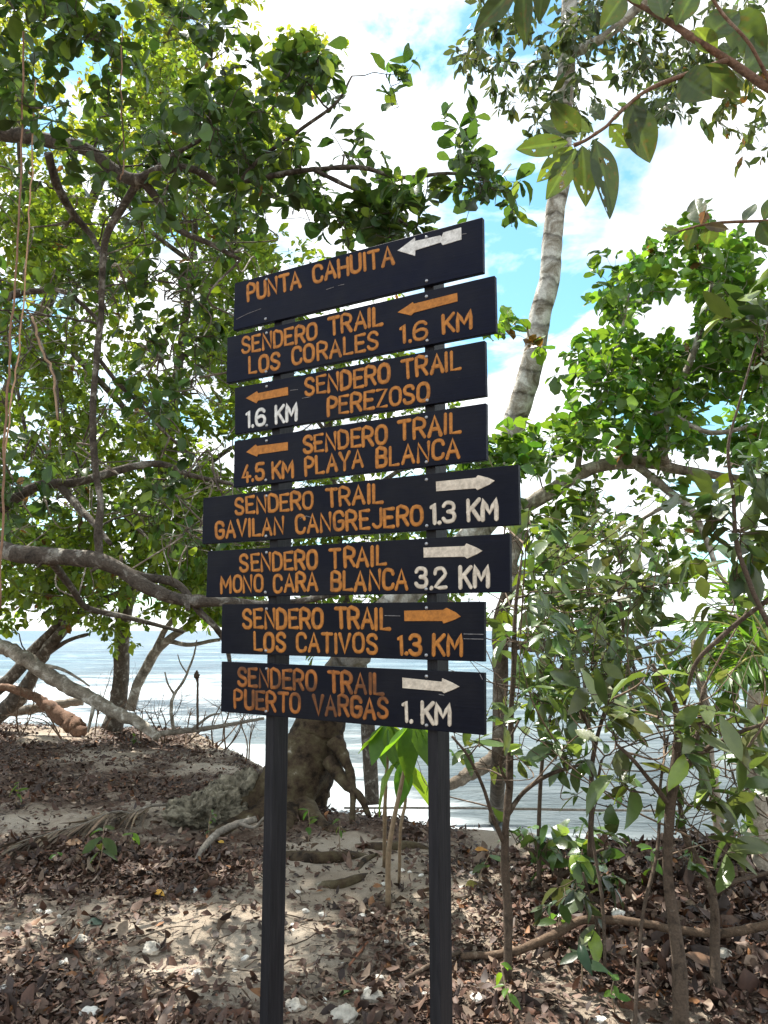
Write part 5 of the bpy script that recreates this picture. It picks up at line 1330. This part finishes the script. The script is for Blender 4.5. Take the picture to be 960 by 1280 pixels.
# dry palm frond on the ground at the left
mb = MB(); wd = MB()
fb0 = on_ground(20, 1062); fb1 = on_ground(215, 1012)
P = np.array([fb0 * (1 - t) + fb1 * t for t in np.linspace(0, 1, 14)]); P[:, 2] = ground(P[:, 0], P[:, 1]) + 0.035 + 0.05 * np.sin(np.linspace(0, 3.1, 14))
wd.tube(P, np.linspace(0.004, 0.012, 14), 6)
T = nrm(np.gradient(P, axis=0)); nl = 60
for sgn in (-1, 1):
    tt = np.linspace(0.02, 0.85, nl); k_ = (tt * 13).astype(int); fr_ = tt * 13 - k_
    pb_ = P[k_] * (1 - fr_)[:, None] + P[np.minimum(k_ + 1, 13)] * fr_[:, None]
    ax = -T[k_] * 1.0 + nrm(np.cross(T[k_], [0, 0, 1])) * sgn * 0.45 + np.array([0, 0, -0.06]) + rng.normal(0, 0.06, (nl, 3))
    add_leaves(mb, pb_, ax, np.array([0, 0, 1.0])[None] + rng.normal(0, 0.3, (nl, 3)), rng.uniform(0.25, 0.45, nl), np.full(nl, 0.018), pal(nl, (0.17, 0.125, 0.085), 0.25, hue=0.05), 'lance', 6)
root = empty('palm_frond', tuple(fb0)); tag(root, 'dry grey brown palm frond lying on the leaf litter at the left', 'palm frond')
wd.build('stalk', M['driftwood'], root); mb.build('leaflets', M['litter'], root)

# ------------------------------------------------------------------ leaf litter, twigs, seedlings
n = 150000
x = np.concatenate([rng.uniform(-7.5, 4.5, n), rng.uniform(-2.4, 2.9, n // 2)]); y = np.concatenate([rng.uniform(2.2, 13.2, n), rng.uniform(2.6, 6.0, n // 2)])
inv = (np.abs(x) < 0.55 * y + 0.4) & (edge_dist(x, y) < -0.25) & (rng.random(len(x)) < litter_share(x, y) ** 1.2)
x = x[inv]; y = y[inv]; n = len(x)
z = ground(x, y) + rng.uniform(0.002, 0.022, n)
a = rng.uniform(0, 2 * math.pi, n); tilt = rng.normal(0, 0.36, n)
A = np.stack([np.cos(a) * np.cos(tilt), np.sin(a) * np.cos(tilt), np.sin(tilt)], -1)
NN = np.array([0, 0, 1.0])[None] + rng.normal(0, 0.45, (n, 3))
NN[rng.random(n) < 0.5] *= -1
Lh = 0.010 + 0.058 * rng.random(n) ** 1.5 * (1 + 0.7 * (rng.random(n) < 0.12)) * (1 + 0.6 * sstep(0.5, 1.3, x) * (rng.random(n) < 0.35))
PALS = np.array([(0.060, 0.031, 0.021), (0.095, 0.050, 0.033), (0.13, 0.080, 0.056), (0.038, 0.024, 0.019), (0.165, 0.112, 0.076), (0.11, 0.048, 0.026), (0.24, 0.18, 0.13), (0.075, 0.049, 0.035), (0.22, 0.10, 0.04)])
cols = PALS[rng.choice(len(PALS), n, p=[.22, .2, .15, .15, .09, .06, .04, .07, .02])] * np.exp(rng.normal(0, 0.2, (n, 1)))
lm = MB()
add_leaves(lm, np.stack([x, y, z], -1), A, NN, Lh, Lh * rng.uniform(0.38, 0.68, n), cols, 'ellip', 4)
lo = lm.build('leaf_litter', M['litter'])
tag(lo, 'brown dead leaf litter covering the sandy ground', 'leaf litter', kind='stuff')

FT = 'thin twigs fallen on the leaf litter'
tw = None
for i in range(130):
    px = rs.uniform(-10, 960); py = rs.uniform(1030, 1275)
    w = on_ground(px, py); an = rs.uniform(0, math.pi); Lt = rs.uniform(0.07, 0.42)
    if i < 4:
        mb = MB(); m_ = 7
        t_ = np.linspace(-0.5, 0.5, m_)
        Q = np.stack([t_, 0.06 * np.sin(t_ * 5 + i) + rs.normal(0, 0.015, m_), 0.02 * np.sin(t_ * 7 + i)], -1)
        mb.tube(Q, np.linspace(0.010, 0.005, m_), 6)
        o = mb.build('twig', M['bark_twig'])
        tag(o, 'thin brown twig lying on the leaf litter', 'twig', FT)
        if tw is None: tw = []
        tw.append(o)
    else:
        o = tw[i % 4].copy(); COL.objects.link(o)
    o.location = w + [0, 0, 0.02]; o.rotation_euler = (rs.normal(0, 0.1), rs.normal(0, 0.08), an); o.scale = (Lt, Lt, Lt * 1.0 + 0.05)

SPEC = [(118, 1095, 0.30, 7, 0.13, (0.060, 0.105, 0.030), 'seedling with large dark drooping leaves on the left litter'), (172, 1062, 0.12, 3, 0.10, (0.14, 0.27, 0.03), 'seedling with one bright yellow green leaf beside the drooping seedling'),
        (18, 1012, 0.22, 6, 0.10, (0.09, 0.17, 0.03), 'bright seedling at the left edge of the litter'), (645, 1290, 0.22, 7, 0.065, (0.10, 0.22, 0.03), 'bright small leaved seedling at the bottom right of the right post'),
        (55, 1082, 0.08, 4, 0.05, (0.09, 0.17, 0.03), 'tiny seedling left of the drooping seedling'), (385, 1052, 0.22, 5, 0.10, (0.08, 0.15, 0.035), 'thin seedling with pale leaves just right of the left post'),
        (342, 1010, 0.3, 4, 0.07, (0.07, 0.14, 0.03), 'slender seedling rising in front of the mossy foot'), (725, 1240, 0.2, 5, 0.13, (0.040, 0.080, 0.040), 'dark blue green seedling on the shaded litter'), (770, 1265, 0.14, 6, 0.06, (0.09, 0.19, 0.03), 'small fresh seedling at the bottom between the shrub stems'),
        (262, 1062, 0.28, 5, 0.055, (0.06, 0.12, 0.035), 'spindly seedling in front of the large limestone block'), (175, 935, 0.18, 4, 0.10, (0.06, 0.12, 0.03), 'seedling at the end of the fallen trunk'), (690, 1185, 0.2, 5, 0.11, (0.06, 0.12, 0.03), 'green seedling beside the curved dead branch'),
        (815, 1110, 0.25, 7, 0.11, (0.08, 0.17, 0.03), 'fresh green seedling left of the knotty stem'), (600, 1110, 0.2, 5, 0.13, (0.05, 0.095, 0.03), 'dark leaved seedling just right of the right post'), (425, 1062, 0.2, 4, 0.06, (0.08, 0.15, 0.03), 'thin seedling below the hanging root'), (870, 1090, 0.2, 6, 0.11, (0.08, 0.17, 0.03), 'bright seedling between the knotty and the dark stem')]
for (px, py, h, nl, ll, col, lab) in SPEC:
    w = on_ground(px, min(py, 1290)); pl_ = Plant()
    top = w + np.array([rng.normal(0, 0.04), rng.normal(0, 0.04), h])
    pl_.limb([w - [0, 0, 0.02], (w + top) / 2 + rng.normal(0, 0.012, 3), top], [0.004, 0.0032, 0.002], sides=6)
    tt = rng.uniform(0.45, 1, nl); tt[0] = 1
    Q = w[None] + (top - w)[None] * tt[:, None]
    an = np.arange(nl) * 2.4 + rng.uniform(0, 6)
    ax = np.stack([np.cos(an), np.sin(an), rng.uniform(-0.7, 0.35, nl)], -1)
    Ls = ll * rng.uniform(0.75, 1.2, nl)
    add_leaves(pl_.leaf, Q, ax, np.array([0, -0.3, 1.0])[None] + rng.normal(0, 0.2, (nl, 3)), Ls, Ls * 0.45, pal(nl, col, 0.15), 'ellip', 6)
    root = empty('seedling', tuple(w)); tag(root, lab, 'seedling', 'seedlings on the shore floor')
    pl_.build(root, 'stem', M['stem'], 'foliage', M['leaf_light'])

for (px, py, ll, col, lab) in [(140, 980, 0.09, (0.50, 0.26, 0.03), 'yellow orange fallen leaf on the dark litter behind the dry frond'), (192, 1120, 0.08, (0.50, 0.27, 0.04), 'yellow fallen leaf standing at the edge of the sandy patch'), (108, 1160, 0.11, (0.055, 0.085, 0.06), 'dull green fallen leaf on the sandy patch'),
                              (438, 1248, 0.08, (0.10, 0.17, 0.05), 'round green fallen leaf between the posts'), (593, 1067, 0.10, (0.42, 0.20, 0.04), 'orange fallen leaf right of the right post'), (582, 1113, 0.08, (0.25, 0.22, 0.05), 'olive yellow fallen leaf right of the right post'), (280, 1058, 0.06, (0.50, 0.30, 0.05), 'small yellow leaf in front of the limestone block'), (905, 1215, 0.2, (0.12, 0.065, 0.035), 'large curled brown leaf under the dark stemmed shrub'), (80, 1060, 0.12, (0.26, 0.15, 0.08), 'tan curled leaf beside the tiny seedling')]:
    w = on_ground(px, py); mb = MB()
    an = rng.uniform(0, 6)
    add_leaves(mb, np.array([w + [0, 0, 0.025]]), np.array([[math.cos(an), math.sin(an) * 0.4, 0.15]]), np.array([[0, -0.5, 1.0]]), np.array([ll]), np.array([ll * 0.6]), np.array([col]), 'ellip', 6)
    o = mb.build('fallen_leaf', M['litter'], loc=w); tag(o, lab, 'leaf')
